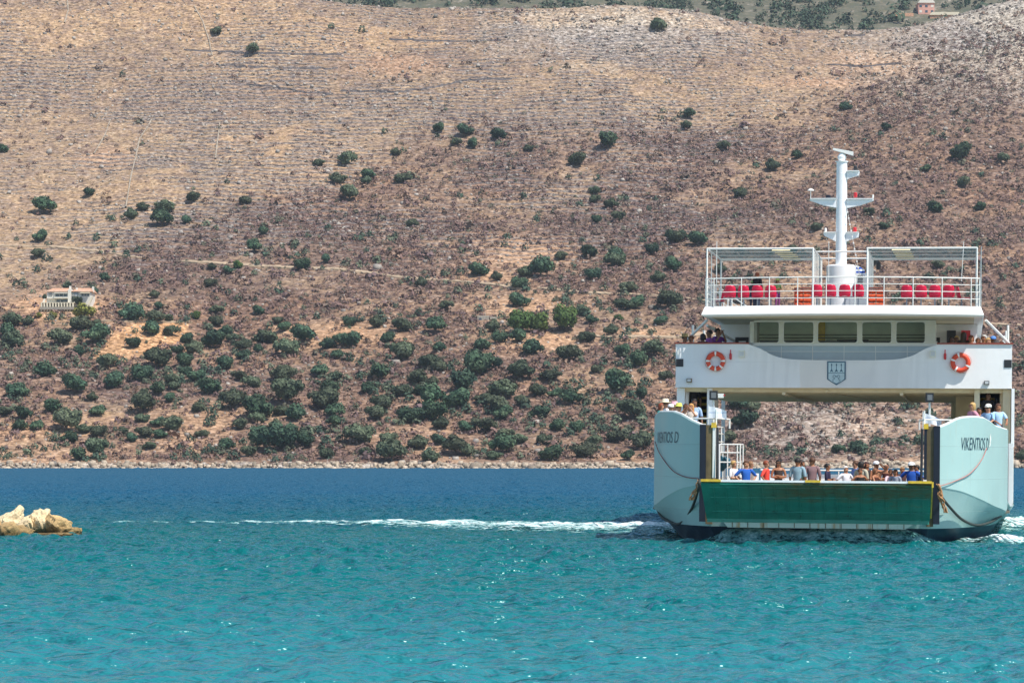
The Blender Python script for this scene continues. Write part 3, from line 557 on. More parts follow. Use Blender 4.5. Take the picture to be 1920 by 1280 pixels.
# ------------------------------------------------------------------ boulders at the left
def boulder(name, loc, size, seed, mat, flat=0.15):
    bm = bmesh.new(); bmesh.ops.create_icosphere(bm, subdivisions=4, radius=1.0); r = random.Random(seed)
    cuts = [(Vector((r.gauss(0, 1), r.gauss(0, 1), r.gauss(0.2, .8))).normalized(), r.uniform(0.45, 0.8)) for _ in range(13)]
    from mathutils import noise as mn
    for v in bm.verts:
        p = v.co.copy()
        for nrm, d in cuts:
            q = p.dot(nrm)
            if q > d: p -= nrm*(q-d)*0.92
        s = Vector((seed*3.1, 0, 0)); p *= 1 + 0.22*mn.noise(p*1.7+s) + 0.16*mn.noise(p*4.2+s) + 0.09*mn.noise(p*10+s)
        v.co = p
    bmesh.ops.scale(bm, vec=size, verts=bm.verts); me = bpy.data.meshes.new(name); bm.to_mesh(me); bm.free(); me.materials.append(mat)
    me.polygons.foreach_set('use_smooth', [True]*len(me.polygons))
    try: me.set_sharp_from_angle(angle=R(20))
    except Exception: pass
    o = obj(name, me); o.location = loc; o.rotation_euler = (0, 0, r.uniform(-.4, .4)); return o
def rock_mat(name, top, low, h0, h1):
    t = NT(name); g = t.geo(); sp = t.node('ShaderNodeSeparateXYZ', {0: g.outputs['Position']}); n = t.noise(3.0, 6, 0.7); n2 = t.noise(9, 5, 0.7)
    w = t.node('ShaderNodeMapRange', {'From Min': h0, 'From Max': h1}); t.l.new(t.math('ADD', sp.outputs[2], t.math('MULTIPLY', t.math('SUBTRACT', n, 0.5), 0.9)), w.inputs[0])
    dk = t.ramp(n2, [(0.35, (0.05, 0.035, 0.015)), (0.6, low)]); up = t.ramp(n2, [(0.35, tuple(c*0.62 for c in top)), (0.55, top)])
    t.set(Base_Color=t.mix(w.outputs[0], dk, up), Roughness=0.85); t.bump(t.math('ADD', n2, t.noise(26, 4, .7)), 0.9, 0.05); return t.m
MR1 = rock_mat('white_boulder', (0.93, 0.73, 0.44), (0.26, 0.17, 0.05), 0.1, 0.5); MR2 = rock_mat('ochre_boulder', (0.76, 0.52, 0.24), (0.17, 0.10, 0.025), 0.1, 0.75)
def rk(px0, px1, pytop, d, seed, mat, label, dep=0.8):
    x0, x1 = (px0-960)/FOC*d, (px1-960)/FOC*d; zt = CAM_H + (HZ-pytop)/FOC*d
    o = boulder('boulder', ((x0+x1)/2, d, zt*0.42), ((x1-x0)/2*1.3, dep, zt*0.78), seed, mat); tag(o, label, 'boulder', 'boulders at the tip of the rock breakwater')
rk(-75, 12, 975, 98.3, 3, MR2, 'low ochre boulder cut by the left edge of the picture', 0.8)
rk(-6, 48, 951, 100.5, 4, MR1, 'biggest white boulder at the back on the left')
rk(-6, 42, 976, 98.0, 5, MR2, 'rounded ochre boulder lowest at the front left', 0.6)
rk(26, 70, 966, 99.3, 6, MR1, 'cream boulder in the middle of the rock pile')
rk(14, 66, 985, 98.4, 14, MR2, 'brown boulder with a dark hollow at the waterline', .5)
rk(52, 98, 959, 99.6, 17, MR1, 'pointed white boulder at the back of the rock pile', 0.6)
rk(84, 134, 964, 98.9, 8, MR2, 'speckled brown boulder peaked near the right end', 0.7)
rk(126, 152, 983, 98.8, 9, MR2, 'small pale boulder at the right tip of the breakwater', 0.5)
rk(62, 150, 999, 98.2, 10, MR2, 'flat mossy boulder lying at the waterline', 0.6)

# ------------------------------------------------------------------ houses
M_white = paint('white_render', (0.70, 0.67, 0.59), 0.8, 0.06); M_terra = paint('terracotta', (0.56, 0.31, 0.19), 0.85, 0.25, 2); M_glassd = paint('dark_pane', (0.05, 0.08, 0.11), 0.15, 0.2)
M_pink = paint('pink_render', (0.62, 0.33, 0.26), 0.85, 0.1); M_cream = paint('cream_render', (0.72, 0.64, 0.48), 0.85, 0.1); M_bluesh = paint('blue_shutter', (0.10, 0.22, 0.36), 0.6)
def villa():
    p = locate(130, 578); s = p[1]/FOC; e = empty('villa', tuple(p)); tag(e, 'white two storey villa with orange tiled roof on the left slope', 'villa')
    def X_(a): return (a-130)*s
    def Z_(b): return (578-b)*s
    y0 = 0.0
    m = MB(); m.box((X_(88), y0, Z_(560)), (X_(129), y0+8, Z_(545))); m.box((X_(103), y0+1.2, -1.5), (X_(128), y0+8, Z_(560))); m.box((X_(128), y0-.6, -1.5), (X_(134), y0+7, Z_(543))); m.box((X_(134), y0+.3, -1.5), (X_(147), y0+7, Z_(545))); m.box((X_(147), y0, -1.5), (X_(170), y0+7, Z_(545)))
    m.box((X_(86), y0+1, -1.5), (X_(103), y0+8, Z_(560))); m.build('wall', M_white, e)
    r_ = MB()
    for a, b in ((87, 129.5), (134, 173)):
        x0, x1 = X_(a), X_(b); r_.add([(x0, y0-.4, Z_(546.5)), (x1, y0-.4, Z_(546.5)), (x1-.4, y0+4, Z_(539)), (x0+.9, y0+4, Z_(539)), (x0, y0-.4, Z_(547.5)), (x1, y0-.4, Z_(547.5)), (x1, y0+8.2, Z_(547.5)), (x0, y0+8.2, Z_(547.5))], [(0,1,2,3), (0,4,5,1), (1,5,6,2), (3,7,4,0), (2,6,7,3), (4,7,6,5)])
    rf = r_.build('roof', M_terra, e)
    for a, h in ((129.5, 536), (172.5, 537), (142, 539.5)): MB().box((X_(a)-.22, 1.5, Z_(548)), (X_(a)+.22, 2.1, Z_(h))).build('chimney', M_white, rf)
    for a, b, c_, d_ in ((104, 126, 551.5, 556.5), (104.5, 126, 561.5, 567.5), (91, 98, 549, 556), (134.5, 138.5, 549, 555.5), (140.5, 144.5, 549, 555.8), (152.5, 168, 551.5, 555.5), (134.5, 139, 560, 566)):
        w = MB().box((X_(a), y0+1.1 if c_ > 559 and a < 128 else y0-.06 , Z_(d_)), (X_(b), y0+1.25, Z_(c_))).build("window", M_bluesh if a == 140.5 else M_glassd, e)
        k = MB(); yy = (y0+1.05 if c_ > 559 and a < 128 else y0-.12)
        for f in np.linspace(0, 1, 4): k.box((X_(a)+(X_(b)-X_(a))*f-.04, yy, Z_(d_)), (X_(a)+(X_(b)-X_(a))*f+.04, yy+.03, Z_(c_)))
        k.build('frame', M_white, w)
    MB().box((X_(103), y0-.9, Z_(550.6)), (X_(127), y0, Z_(549.2))).build('awning', M_white, e); MB().box((X_(151), y0-.9, Z_(550.6)), (X_(169), y0, Z_(548.8))).build('awning', M_cream, e)
    MB().box((X_(102.5), y0-.7, Z_(559.5)), (X_(128), y0, Z_(557.5))).build('balcony', M_white, e)
    MB().box((X_(80), y0-2.6, Z_(569.5)), (X_(142), y0+1, Z_(568.4))).build('terrace', M_cream, e)
    for a in np.linspace(81, 140, 12): MB().box((X_(a)-.16, y0-2.6, -3.0), (X_(a)+.16, y0-2.3, Z_(569.6))).build('pillar', M_cream, e)
    MB().box((X_(79), y0-3.1, Z_(582)), (X_(142), y0-2.7, Z_(577))).build('garden_wall', paint('garden_wall', (.3, .27, .22)), e)
    MB().prism([(X_(77), Z_(579)), (X_(82), Z_(579)), (X_(87), Z_(561)), (X_(84), Z_(561))], y0-1.5, y0-1.0).build('stair', M_white, e)
    m = MB(); m.prism([(X_(165), Z_(573)), (X_(169), Z_(573)), (X_(177), Z_(556)), (X_(174), Z_(556))], y0-1.5, y0-.9); m.build('stair', M_cream, e)
    for a, b, w, lab in ((88, 563, 9, 'small green bush against the left wall of the villa'), (150, 569, 16, 'green climbing bush under the right part of the villa'), (164, 566, 14, 'round green bush at the right corner of the villa'), (176, 546, 14, 'dark tree behind the right chimney of the villa'), (127, 536, 13, 'dark tree behind the villa roof'), (101, 556, 8, 'slim green bush in front of the villa windows')):
        q = locate(a, b+w*.4); q = q + np.array([0, -3.2 if b > 550 else 0, 0]); q[2] = float(H(q[0], q[1]))+(1.2 if b > 550 else 0); put_tree(q, w*1.1, a, lab, 'bush', 'garden plants around the villa', CR[int(a) % 9], tall=1.3)
villa()
def hut(px, py, w, h, mat, name, lab, dep=3.0, far=False, roof=None, wins=0):
    p = locate2(px, py) if far else locate(px, py); s = p[1]/FOC; e = empty(name, tuple(p)); tag(e, lab, 'house' if name != 'stone_ruin' else 'ruin')
    MB().box((-w*s/2, 0, -2), (w*s/2, dep, h*s)).build('wall', mat, e)
    if roof: MB().prism([(-w*s/2-.3, h*s-.01), (w*s/2+.3, h*s-.01), (w*s/2-.6, h*s+1.1), (-w*s/2+.6, h*s+1.1)], -.4, dep+.4).build('roof', roof, e)
    for i in range(wins):
        for lv in (0, 1):
            x = (-.36+.72*i/max(1, wins-1))*w*s; f = MB().box((x-.5, -.05, h*s*(.14+.47*lv)), (x+.5, .1, h*s*(.34+.47*lv))).build('window', M_glassd if (i+lv) % 3 else M_white, e)
    return e
pk = hut(1737, 27, 30, 21, M_pink, 'pink_house', 'pink two storey house on the far hill', 7, True, M_white, 3)
hut(1690, 31, 46, 6, M_terra, 'low_orange_house', 'long low orange roofed house left of the pink house on the far hill', 4, True)
hut(1772, 35, 56, 6, M_terra, 'low_orange_house', 'long low orange roofed house right below the pink house', 4, True, M_cream)
hut(1863, 16, 26, 6, M_terra, 'low_orange_house', 'low orange roofed house at the far right near the ridge', 4, True)
hut(1768, 33, 5, 10, M_white, 'white_outbuilding', 'small white block beside the low orange house', 2, True)
hut(482, 500, 14, 4, M_white, 'white_hut', 'tiny white hut beside the track on the left slope', 2)
m_ru = paint('ruin_stone', (0.36, 0.33, 0.27), .9, .4, 2)
ru = hut(906, 602, 22, 10, m_ru, 'stone_ruin', 'roofless grey stone ruin left of the bright green pines', 4); sR = ru.location.y/FOC
MB().box((13*sR, .3, -2), (26*sR, 3.2, 8*sR)).build('side_wall', m_ru, ru); MB().box((-8*sR, -.05, 1*sR), (-3*sR, .05, 6*sR)).build('doorway', M_glassd, ru)
# ------------------------------------------------------------------ the ferry
TH = math.atan((1812-960)/FOC)
SHIP = Matrix.Translation((12.34, 106.7, 0)) @ Matrix.Rotation(-TH, 4, 'Z') @ Matrix.Rotation(R(0.45), 4, 'Y')
SINV = SHIP.inverted(); _c0 = SINV @ Vector((0, 0, CAM_H)); _r3 = SINV.to_3x3()
def L(px, py, y):
    """the point of the ship's own plane y that the photograph shows at (px, py): returns local x, z"""
    d = _r3 @ Vector(ray(px, py)); t_ = (y - _c0.y) / d.y; p = _c0 + d*t_; return p.x, p.z
def toscreen(x, y, z):
    w = SHIP @ Vector((x, y, z)); return 960 + FOC*w.x/w.y, HZ - FOC*(w.z-CAM_H)/w.y
def on_ship(o, x, y, z, rz=0.0, sc=1.0, rx=0.0, ry=0.0):
    o.matrix_world = SHIP @ Matrix.Translation((x, y, z)) @ Matrix.Rotation(rz, 4, 'Z') @ Matrix.Rotation(rx, 4, 'X') @ Matrix.Rotation(ry, 4, 'Y') @ (Matrix.Scale(sc, 4) if not isinstance(sc, tuple) else Matrix.Diagonal((*sc, 1)))
    return o

def hull_paint(name, col, streak, rough=0.38, amt=0.5):
    t = NT(name); P = t.pos(); v = t.scalevec(P, (3, 3, 0.35)); d = t.noise(2.2, 6, 0.65, v); n = t.noise(0.8, 4); f = t.noise(30, 2)
    c = t.ramp(n, [(0.3, tuple(q*0.93 for q in col)), (0.7, col)]); c = t.mix(t.ramp(d, [(0.56, 0.0), (0.78, amt)]), c, streak)
    sp = t.node('ShaderNodeSeparateXYZ', {0: P}); fz = t.math('FRACT', t.math('MULTIPLY', sp.outputs[2], 0.95)); fy = t.math('FRACT', t.math('MULTIPLY', sp.outputs[1], 0.47))
    sm_ = t.math('MAXIMUM', t.ramp(fz, [(0.0, 1.0), (0.02, 0.0)]), t.ramp(fy, [(0.0, 0.8), (0.008, 0.0)])); c = t.mix(t.math('MULTIPLY', sm_, 0.7 if amt > .3 else 0.25), c, tuple(q*.45 for q in col))
    ru = t.noise(1.0, 5, 0.7, t.scalevec(P, (6, 6, 0.5))); c = t.mix(t.ramp(ru, [(0.64, 0.0), (0.78, amt*.8)]), c, (0.36, 0.24, 0.13))
    t.set(Base_Color=c, Roughness=t.ramp(n, [(0.3, rough), (0.7, rough+0.15)])); t.bump(t.math('ADD', n, t.math('MULTIPLY', sm_, .4)), 0.5, 0.03); t.b.inputs['Specular IOR Level'].default_value = 0.3; return t.m
M_hull = hull_paint('ferry_white_green_hull', (0.37, 0.54, 0.52), (0.46, 0.55, 0.48))
M_wht = hull_paint('ferry_white', (0.92, 0.925, 0.92), (0.62, 0.58, 0.48), 0.42, 0.16)
M_band = hull_paint('deck_edge_white', (0.93, 0.92, 0.89), (0.80, 0.76, 0.68), 0.45, 0.1)
M_navy = hull_paint('boot_top_navy', (0.010, 0.030, 0.060), (0.05, 0.09, 0.11), 0.35)
M_navyp = paint('navy_pillar', (0.004, 0.008, 0.022), 0.5, .2)
M_olive_p = paint('worn_olive_pillar', (0.14, 0.10, 0.045), 0.7, 0.35, 3, dirt=(0.05, 0.05, 0.035))
M_yel = paint('yellow_edge', (0.75, 0.50, 0.04), 0.6, 0.2, 6, dirt=(0.2, 0.15, 0.08))
M_beige = paint('beige_ceiling', (0.72, 0.63, 0.44), 0.7, 0.08)
M_cream_w = paint('wheelhouse_cream', (0.78, 0.76, 0.66), 0.5, 0.04)
M_rail = paint('white_rail', (0.86, 0.85, 0.80), 0.4, 0.05)
M_redcap = paint('varnished_cap_rail', (0.30, 0.055, 0.03), 0.45, 0.2, 4)
M_deckg = paint('green_deck', (0.26, 0.22, 0.17), 0.85, 0.3, 2)
M_deckgrey = paint('grey_deck', (0.32, 0.34, 0.34), 0.85, 0.15, 2)
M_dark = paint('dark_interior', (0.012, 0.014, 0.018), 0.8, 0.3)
M_blk = paint('black_part', (0.02, 0.02, 0.025), 0.5, 0.2)
M_stairy = paint('yellow_stair', (0.62, 0.45, 0.05), 0.7, 0.2)
M_lampglass = paint('lamp_glass', (0.55, 0.58, 0.6), 0.12, 0.1)
M_redp = paint('red_part', (0.55, 0.02, 0.03), 0.4, 0.15)
M_txt = paint('dark_lettering', (0.02, 0.06, 0.09), 0.5, 0.1)
M_panelb = paint('pale_blue_panel', (0.52, 0.62, 0.70), 0.5, 0.05)
# ramp: dark green steel with scraped, grimy upper edge
t = NT('ramp_green'); P = t.pos(); sp = t.node('ShaderNodeSeparateXYZ', {0: P}); n = t.noise(1.1, 6, 0.65, t.scalevec(P, (1, 1, 2.4))); n3 = t.noise(5, 5, 0.7, t.scalevec(P, (0.5, 1, 3)))
g_ = t.ramp(n, [(0.3, (0.015, 0.19, 0.15)), (0.7, (0.035, 0.30, 0.22))])
hh = t.node('ShaderNodeMapRange', {'From Min': 1.35, 'From Max': 1.6}); t.l.new(t.math('ADD', sp.outputs[2], t.math('MULTIPLY', t.math('SUBTRACT', n, 0.5), 1.3)), hh.inputs[0])
side = t.node('ShaderNodeMapRange', {'From Min': -2.6, 'From Max': -.6}); t.l.new(sp.outputs[0], side.inputs[0])
gr = t.math('MULTIPLY', t.math('MULTIPLY', hh.outputs[0], t.ramp(n3, [(0.3, 0.35), (0.6, 1.0)])), side.outputs[0], clamp=True)
g_ = t.mix(gr, g_, (0.13, 0.11, 0.05)); sc_ = t.noise(7, 2, 0.5, t.scalevec(P, (0.35, 1, 3.2))); g_ = t.mix(t.ramp(sc_, [(0.68, 0.0), (0.71, 0.8)]), g_, (0.02, 0.03, 0.03))
t.set(Base_Color=g_, Roughness=0.4); t.bump(n, 0.3, 0.03); M_ramp = t.m
# rust streaked strip under the ramp
t = NT('rust_streaked_white'); P = t.pos(); w_ = t.node('ShaderNodeTexNoise', {'Scale': 1.0, 'Detail': 3.0}); t.l.new(t.scalevec(P, (5.5, 0.1, 0.35)), w_.inputs['Vector'])
t.set(Base_Color=t.mix(t.ramp(w_.outputs['Fac'], [(0.55, 0.0), (0.66, 0.75)]), (0.50, 0.60, 0.52), (0.40, 0.22, 0.06)), Roughness=0.6); M_rust = t.m

def cr(pts, k=6):
    """Catmull-Rom through tuples"""
    P = [np.array(p, float) for p in pts]; P = [2*P[0]-P[1]] + P + [2*P[-1]-P[-2]]; out = []
    for i in range(1, len(P)-2):
        for s in np.linspace(0, 1, k, endpoint=False):
            a, b, c, d = P[i-1:i+3]; out.append(0.5*((2*b)+(-a+c)*s+(2*a-5*b+4*c-d)*s*s+(-a+3*b-3*c+d)*s**3))
    out.append(P[-2]); return out

ferry = empty('car_ferry'); ferry.matrix_world = SHIP
tag(ferry, 'white and green car ferry coming bow first with its dark green ramp up', 'ferry')

# wing plan: x, y, z of knuckle, z of top
WING = cr([(3.70, -16.5, 1.88, 3.80), (4.45, -15.5, 1.74, 3.83), (5.12, -14.0, 1.45, 4.02), (5.55, -12.5, 1.22, 4.16), (5.82, -11.2, 1.10, 4.20), (5.95, -10.2, 1.02, 4.16), (6.0, -9.6, 1.10, 4.0), (6.02, -9.25, 1.30, 3.72)], 7)
LOW = cr([(3.45, -16.35, 0.55), (4.15, -15.3, 0.55), (4.75, -13.7, 0.55), (5.15, -12.0, 0.55), (5.42, -10.6, 0.55), (5.55, -9.3, 0.55), (5.64, -8.2, 0.55), (5.70, -7.2, 0.55)], 7)
WAT = cr([(3.3, -15.4, -0.05), (3.9, -14.4, -0.05), (4.4, -12.9, -0.05), (4.78, -11.2, -0.05), (5.0, -9.8, -0.05), (5.12, -8.5, -0.05), (5.22, -7.2, -0.05), (5.3, -6.0, -0.05)], 7)
TOPR = ([1700, 1750, 1766, 1780, 1795, 1806, 1830, 1846, 1858, 1868, 1890], [803, 803, 801, 795, 787, 783.5, 782, 784, 791, 799, 806])
TOPL = ([1215, 1226, 1229, 1236, 1262, 1275, 1295, 1313, 1330], [800, 786, 777, 772, 772.5, 777, 789, 797, 798])
WINGS = {}
for sgn in (-1, 1):
    W_ = []
    for (x, y, zk, zt) in WING:
        px_ = toscreen(sgn*x, y, 4.0)[0]; tb = TOPR if sgn > 0 else TOPL; pz = L(px_, float(np.interp(px_, *tb)), y)[1]; W_.append(np.array((x, y, zk, pz)))
    WINGS[sgn] = W_
for sgn, nm in ((-1, 'left'), (1, 'right')):
    WING = WINGS[sgn]
    m = MB(); rows = []
    for (x, y, zk, zt) in WING:
        rows.append([(sgn*x, y, zk + (zt-zk)*f) for f in (0, .03, .1, .25, .5, .75, .94, 1)] + [(sgn*(x-.14), y+.05, zt), (sgn*(x-.14), y+.05, zk)])
    m.grid(rows, close=True); n = len(m.v)
    m.f.append(tuple(range(10))); m.m.append(0); m.f.append(tuple(n-10+i for i in range(10))); m.m.append(0)
    me = m.mesh('bow_wing', [M_hull]); smooth_angle(me, 30); w = obj('bow_wing', me, ferry); w['label'] = ('shaded teal bow wing with the name on it' if sgn < 0 else 'sunlit pale green bow wing with the name on it')
    rim = MB(); rim.tube([(sgn*(x-.07), y+.02, zt+.01) for (x, y, zk, zt) in WING], 0.042, 8); rim.build('wing_rim', M_rail, w)
    # shell below the knuckle
    m = MB(); rows = []
    for K, B, W_ in zip(WING, LOW, WAT):
        k = (sgn*K[0], K[1], K[2]+0.02); k2 = (sgn*(K[0]-.02), K[1]+.03, K[2]-.05)
        rows.append([k, k2, (sgn*(k2[0]*sgn*.5+B[0]*.5)+0, (k2[1]+B[1])/2, (k2[2]+B[2])/2), (sgn*B[0], B[1], B[2])])
    for (x, y, zk, bx, by) in ((6.10, -8.6, 1.20, 5.72, -6.6), (6.22, -6.5, 1.15, 5.76, -5), (6.33, -3, 1.12, 5.8, -2), (6.38, 2, 1.10, 5.82, 2), (6.38, 44, 1.10, 5.82, 44)):
        rows.append([(sgn*x, y, zk), (sgn*x, y, zk-.05), (sgn*(x+bx)/2, (y+by)/2, zk*.6), (sgn*bx, by, 0.55)])
    m.grid(rows); nb = len(rows)
    lo = [r_[-1] for r_ in rows]; wt = [(sgn*a[0], a[1], a[2]) for a in WAT] + [(sgn*a, b, -.05) for a, b in ((5.35, -5), (5.4, -3.5), (5.42, -1), (5.44, 3), (5.44, 44))]
    un = [(a*0.93, b+.9, -1.1) for a, b, c in wt]; m2 = MB(); m2.grid([[a, b, c] for a, b, c in zip(lo, wt, un)])
    me = m.mesh('hull_side', [M_hull]); smooth_angle(me, 40); hs_ = obj('hull_side', me, ferry)
    me = m2.mesh('boot_top', [M_navy]); smooth_angle(me, 40); obj('boot_top', me, ferry)
    # upper shell plating aft of the wing (bulwark low, then full height beside the superstructure)
    m = MB(); m.box((sgn*6.25, 1.6, 1.08), (sgn*6.38, 2.8 if sgn < 0 else 44, 5.36)); m.prism([(-8.6 if sgn > 0 else -5.5, 1.15), (1.6, 1.08), (1.6, 2.3 if sgn < 0 else 3.3), (-8.6 if sgn > 0 else -5.5, 2.3 if sgn < 0 else 3.3)], sgn*6.05, sgn*6.2, 0, 'x')
    if sgn < 0:
        m.box((-6.38, 2.8, 1.08), (-6.25, 44, 1.8)); [m.box((-6.36, yy, 2.15), (-6.2, yy+.18, 5.36)) for yy in (8, 14, 21.5)]
    else: m.box((6.26, -.2, 3.2), (6.37, 1.6, 5.36))
    m.build('shell_plating', M_wht, ferry)
    # bow pillar beside the ramp opening
    m = MB(); m.box((sgn*3.39, -16.5, 0.62), (sgn*3.60, -14.8, 3.79)); p_ = m.build('bow_pillar', M_olive_p, ferry)
    MB().box((sgn*3.603, -16.56, 0.70), (sgn*3.80, -16.3, 3.80)).build('navy_face', M_navyp, p_)
    MB().box((sgn*3.30, -16.53, 2.1), (sgn*3.387, -16.3, 3.84)).build('edge_strip', M_navyp if sgn > 0 else M_rail, p_); MB().box((sgn*3.29, -16.56, 3.70), (sgn*3.43, -16.28, 3.86)).build('yellow_cap', M_yel, p_)
    m = MB(); m.tube([(sgn*3.22, -16.58, 2.0), (sgn*3.24, -16.5, 3.7)], 0.045, 6); m.build('cable', M_blk, p_)
# bow face between the wings
m = MB(); m.add([(-3.45, -16.35, .55), (3.45, -16.35, .55), (3.7, -16.45, 1.0), (-3.7, -16.45, 1.0)], [(0, 1, 2, 3)]); m.add([(-3.62, -16.45, 1.0), (-3.62, -16.49, 1.9), (-3.76, -16.49, 1.9), (-3.76, -16.45, 1.0)], [(0, 1, 2, 3)]); m.build('bow_face', M_hull, ferry)
MB().add([(-3.45, -16.35, .55), (3.45, -16.35, .55), (3.3, -15.4, -.05), (-3.3, -15.4, -.05), (-3.1, -14.4, -1.1), (3.1, -14.4, -1.1)], [(0, 1, 2, 3), (3, 2, 5, 4)]).build('boot_top', M_navy, ferry)
MB().box((-6.1, -9.0, .92), (6.1, 44, 1.0)).box((-3.7, -16.4, .90), (3.7, -9.0, .995)).add([(-3.7, -16.4, .99), (-5.4, -12.5, .99), (-5.9, -9, .99), (5.9, -9, .99), (5.4, -12.5, .99), (3.7, -16.4, .99)], [(0, 1, 2, 3, 4, 5)]).build('car_deck', M_deckg, ferry)
MB().box((-6.1, 43.2, 1.0), (6.1, 43.5, 1.78)).build('stern_bulwark', M_wht, ferry)
m = MB(); m.tube([(-6.1, 43.1, 2.0), (6.1, 43.1, 2.0)], .04); [m.tube([(x, 43.1, 1.7), (x, 43.1, 2.0)], .03) for x in np.linspace(-6, 6, 13)]; m.build('stern_rail', M_rail, ferry)
# ramp
zr_t, yr_t, zr_b, yr_b = 1.93, -18.55, 0.80, -17.0
m = MB(); sec = [(yr_t, zr_t), (yr_b, zr_b), (yr_b+.28, zr_b+.05), (yr_t+.2, zr_t+.12)]; wl = (3.57, 3.52, 3.52, 3.57); wr = (3.57, 3.5, 3.5, 3.57)
m.grid([[(-w, a, b) for w, (a, b) in zip(wl, sec)], [(w, a, b) for w, (a, b) in zip(wr, sec)]], close=True); m.f += [(0, 1, 2, 3), (4, 5, 6, 7)]; m.m += [0, 0]
rp = m.build('bow_ramp', M_ramp, ferry)
def rpt(x, f, off): return (x, yr_b+(yr_t-yr_b)*f - off*.64, zr_b+(zr_t-zr_b)*f - off*.77)
m = MB()
for x in np.linspace(-3.2, 3.3, 18):   # stiffeners seen as faint vertical seams
    m.add([rpt(x-.02, .03, .004), rpt(x+.02, .03, .004), rpt(x+.02, .97, .004), rpt(x-.02, .97, .004), rpt(x-.02, .03, .022), rpt(x+.02, .03, .022), rpt(x+.02, .97, .022), rpt(x-.02, .97, .022)], [(0,1,2,3), (4,5,6,7), (0,1,5,4), (1,2,6,5), (2,3,7,6), (3,0,4,7)])
for f in (.22, .62, .9): m.add([rpt(-3.3, f, .004), rpt(3.5, f, .004), rpt(3.5, f+.018, .03), rpt(-3.3, f+.018, .03), rpt(-3.3, f+.022, .004), rpt(3.5, f+.022, .004)], [(0, 1, 2, 3), (3, 2, 5, 4)])
m.build('seam', M_ramp, rp)
m = MB(); m.box((-3.57, yr_t-.03, zr_t+.07), (-2.95, yr_t+.22, zr_t+.145)); m.box((2.85, yr_t-.03, zr_t+.07), (3.57, yr_t+.22, zr_t+.145)); m.box((-.32, yr_t-.03, zr_t+.072), (.15, yr_t+.22, zr_t+.142)); m.box((3.575, yr_t-.02, zr_t-.05), (3.63, yr_t+.2, zr_t+.12))
m.tube([(3.59, yr_t+.02, zr_t), (3.53, yr_b, zr_b+.1)], .022, 6); m.build('yellow_edge', M_yel, rp)
MB().box((-2.948, yr_t, zr_t+.065), (2.848, yr_t+.2, zr_t+.13)).build('top_edge', M_wht, rp)
m = MB(); m.box((-3.5, yr_b-.02, zr_b-.1), (3.48, yr_b+.25, zr_b+.02)); m.build('hinge_lip', M_ramp, rp)
m = MB(); m.prism([(-3.05, .79), (3.15, .79), (2.75, .54), (-2.85, .54)], -17.0, -16.4); b_ = m.build('hinge_panel', M_rust, ferry)
m = MB(); [m.box((x-.012, -17.015, .55), (x+.012, -17.0, .785)) for x in np.linspace(-2.7, 2.7, 12)]; m.build('seam', M_olive_p, b_)

# superstructure: main bulwark with the scooped upper edge
cut = []
for px, py in ((1404, 645.5), (1425, 653), (1445, 664), (1462, 670), (1485, 673.5), (1530, 675)): x, z = L(px, py, 0); cut.append((x, z))
cut = cr(cut, 5); zmid = cut[-1][1]; topz = 7.0
xl = [(float(a), float(b)) for a, b in cut]
xl[0] = (xl[0][0], topz)
rt_ = [(-a, b) for a, b in xl[::-1]]
front = [(-6.27, 5.36), (-6.27, topz)] + xl + rt_ + [(6.27, topz), (6.27, 5.36)]
m = MB(); top = [(-6.27, topz), (-5, topz)] + xl + rt_ + [(5, topz), (6.27, topz)]
rows = []
for yy in (0.0, 0.14): rows.append([(a, yy, 5.36) for a, b in top]); 
f0 = [[(a, 0.0, 5.36), (a, 0.0, b), (a, 0.14, b), (a, 0.14, 5.36)] for a, b in top]
m.grid(f0, close=True); n = len(m.v); m.f += [(0, 1, 2, 3), (n-4, n-3, n-2, n-1)]; m.m += [0, 0]
m.box((-6.27, .142, 5.36), (-6.13, 22, topz)); m.box((6.27, .142, 5.36), (6.13, 22, topz))
bw = m.build('bridge_bulwark', M_wht, ferry)
m = MB(); [m.box((s*a, -.05, topz+.002), (s*6.31, .19, topz+.055)) for s, a in ((-1, 3.5), (1, 3.5))]; [m.box((s*6.10, .19, topz+.002), (s*6.31, 22, topz+.055)) for s in (-1, 1)]; m.build('cap_rail', M_redcap, bw)
for s in (-1, 1): MB().box((s*6.26, -.02, 6.14), (s*5.98, -.004, 6.43)).build('vent_opening', M_blk, bw)
# promenade deck and beamed ceiling of the car deck
m = MB(); m.box((-6.12, .15, 5.40), (6.12, 22, 5.52)); m.build('promenade_deck', M_deckgrey, ferry)
m = MB(); m.box((-6.12, .15, 5.34), (6.12, 22, 5.398))
for yy in np.arange(.5, 22, 1.7): m.box((-6.1, yy, 5.20), (6.1, yy+.12, 5.339))
for x in (-2.2, 2.2): m.box((x-.06, .3, 5.10), (x+.06, 22, 5.199))
m.tube([(-.6, .4, 5.25), (1.0, 21, 5.25)], .07, 6); m.build('car_deck_ceiling', M_beige, ferry)
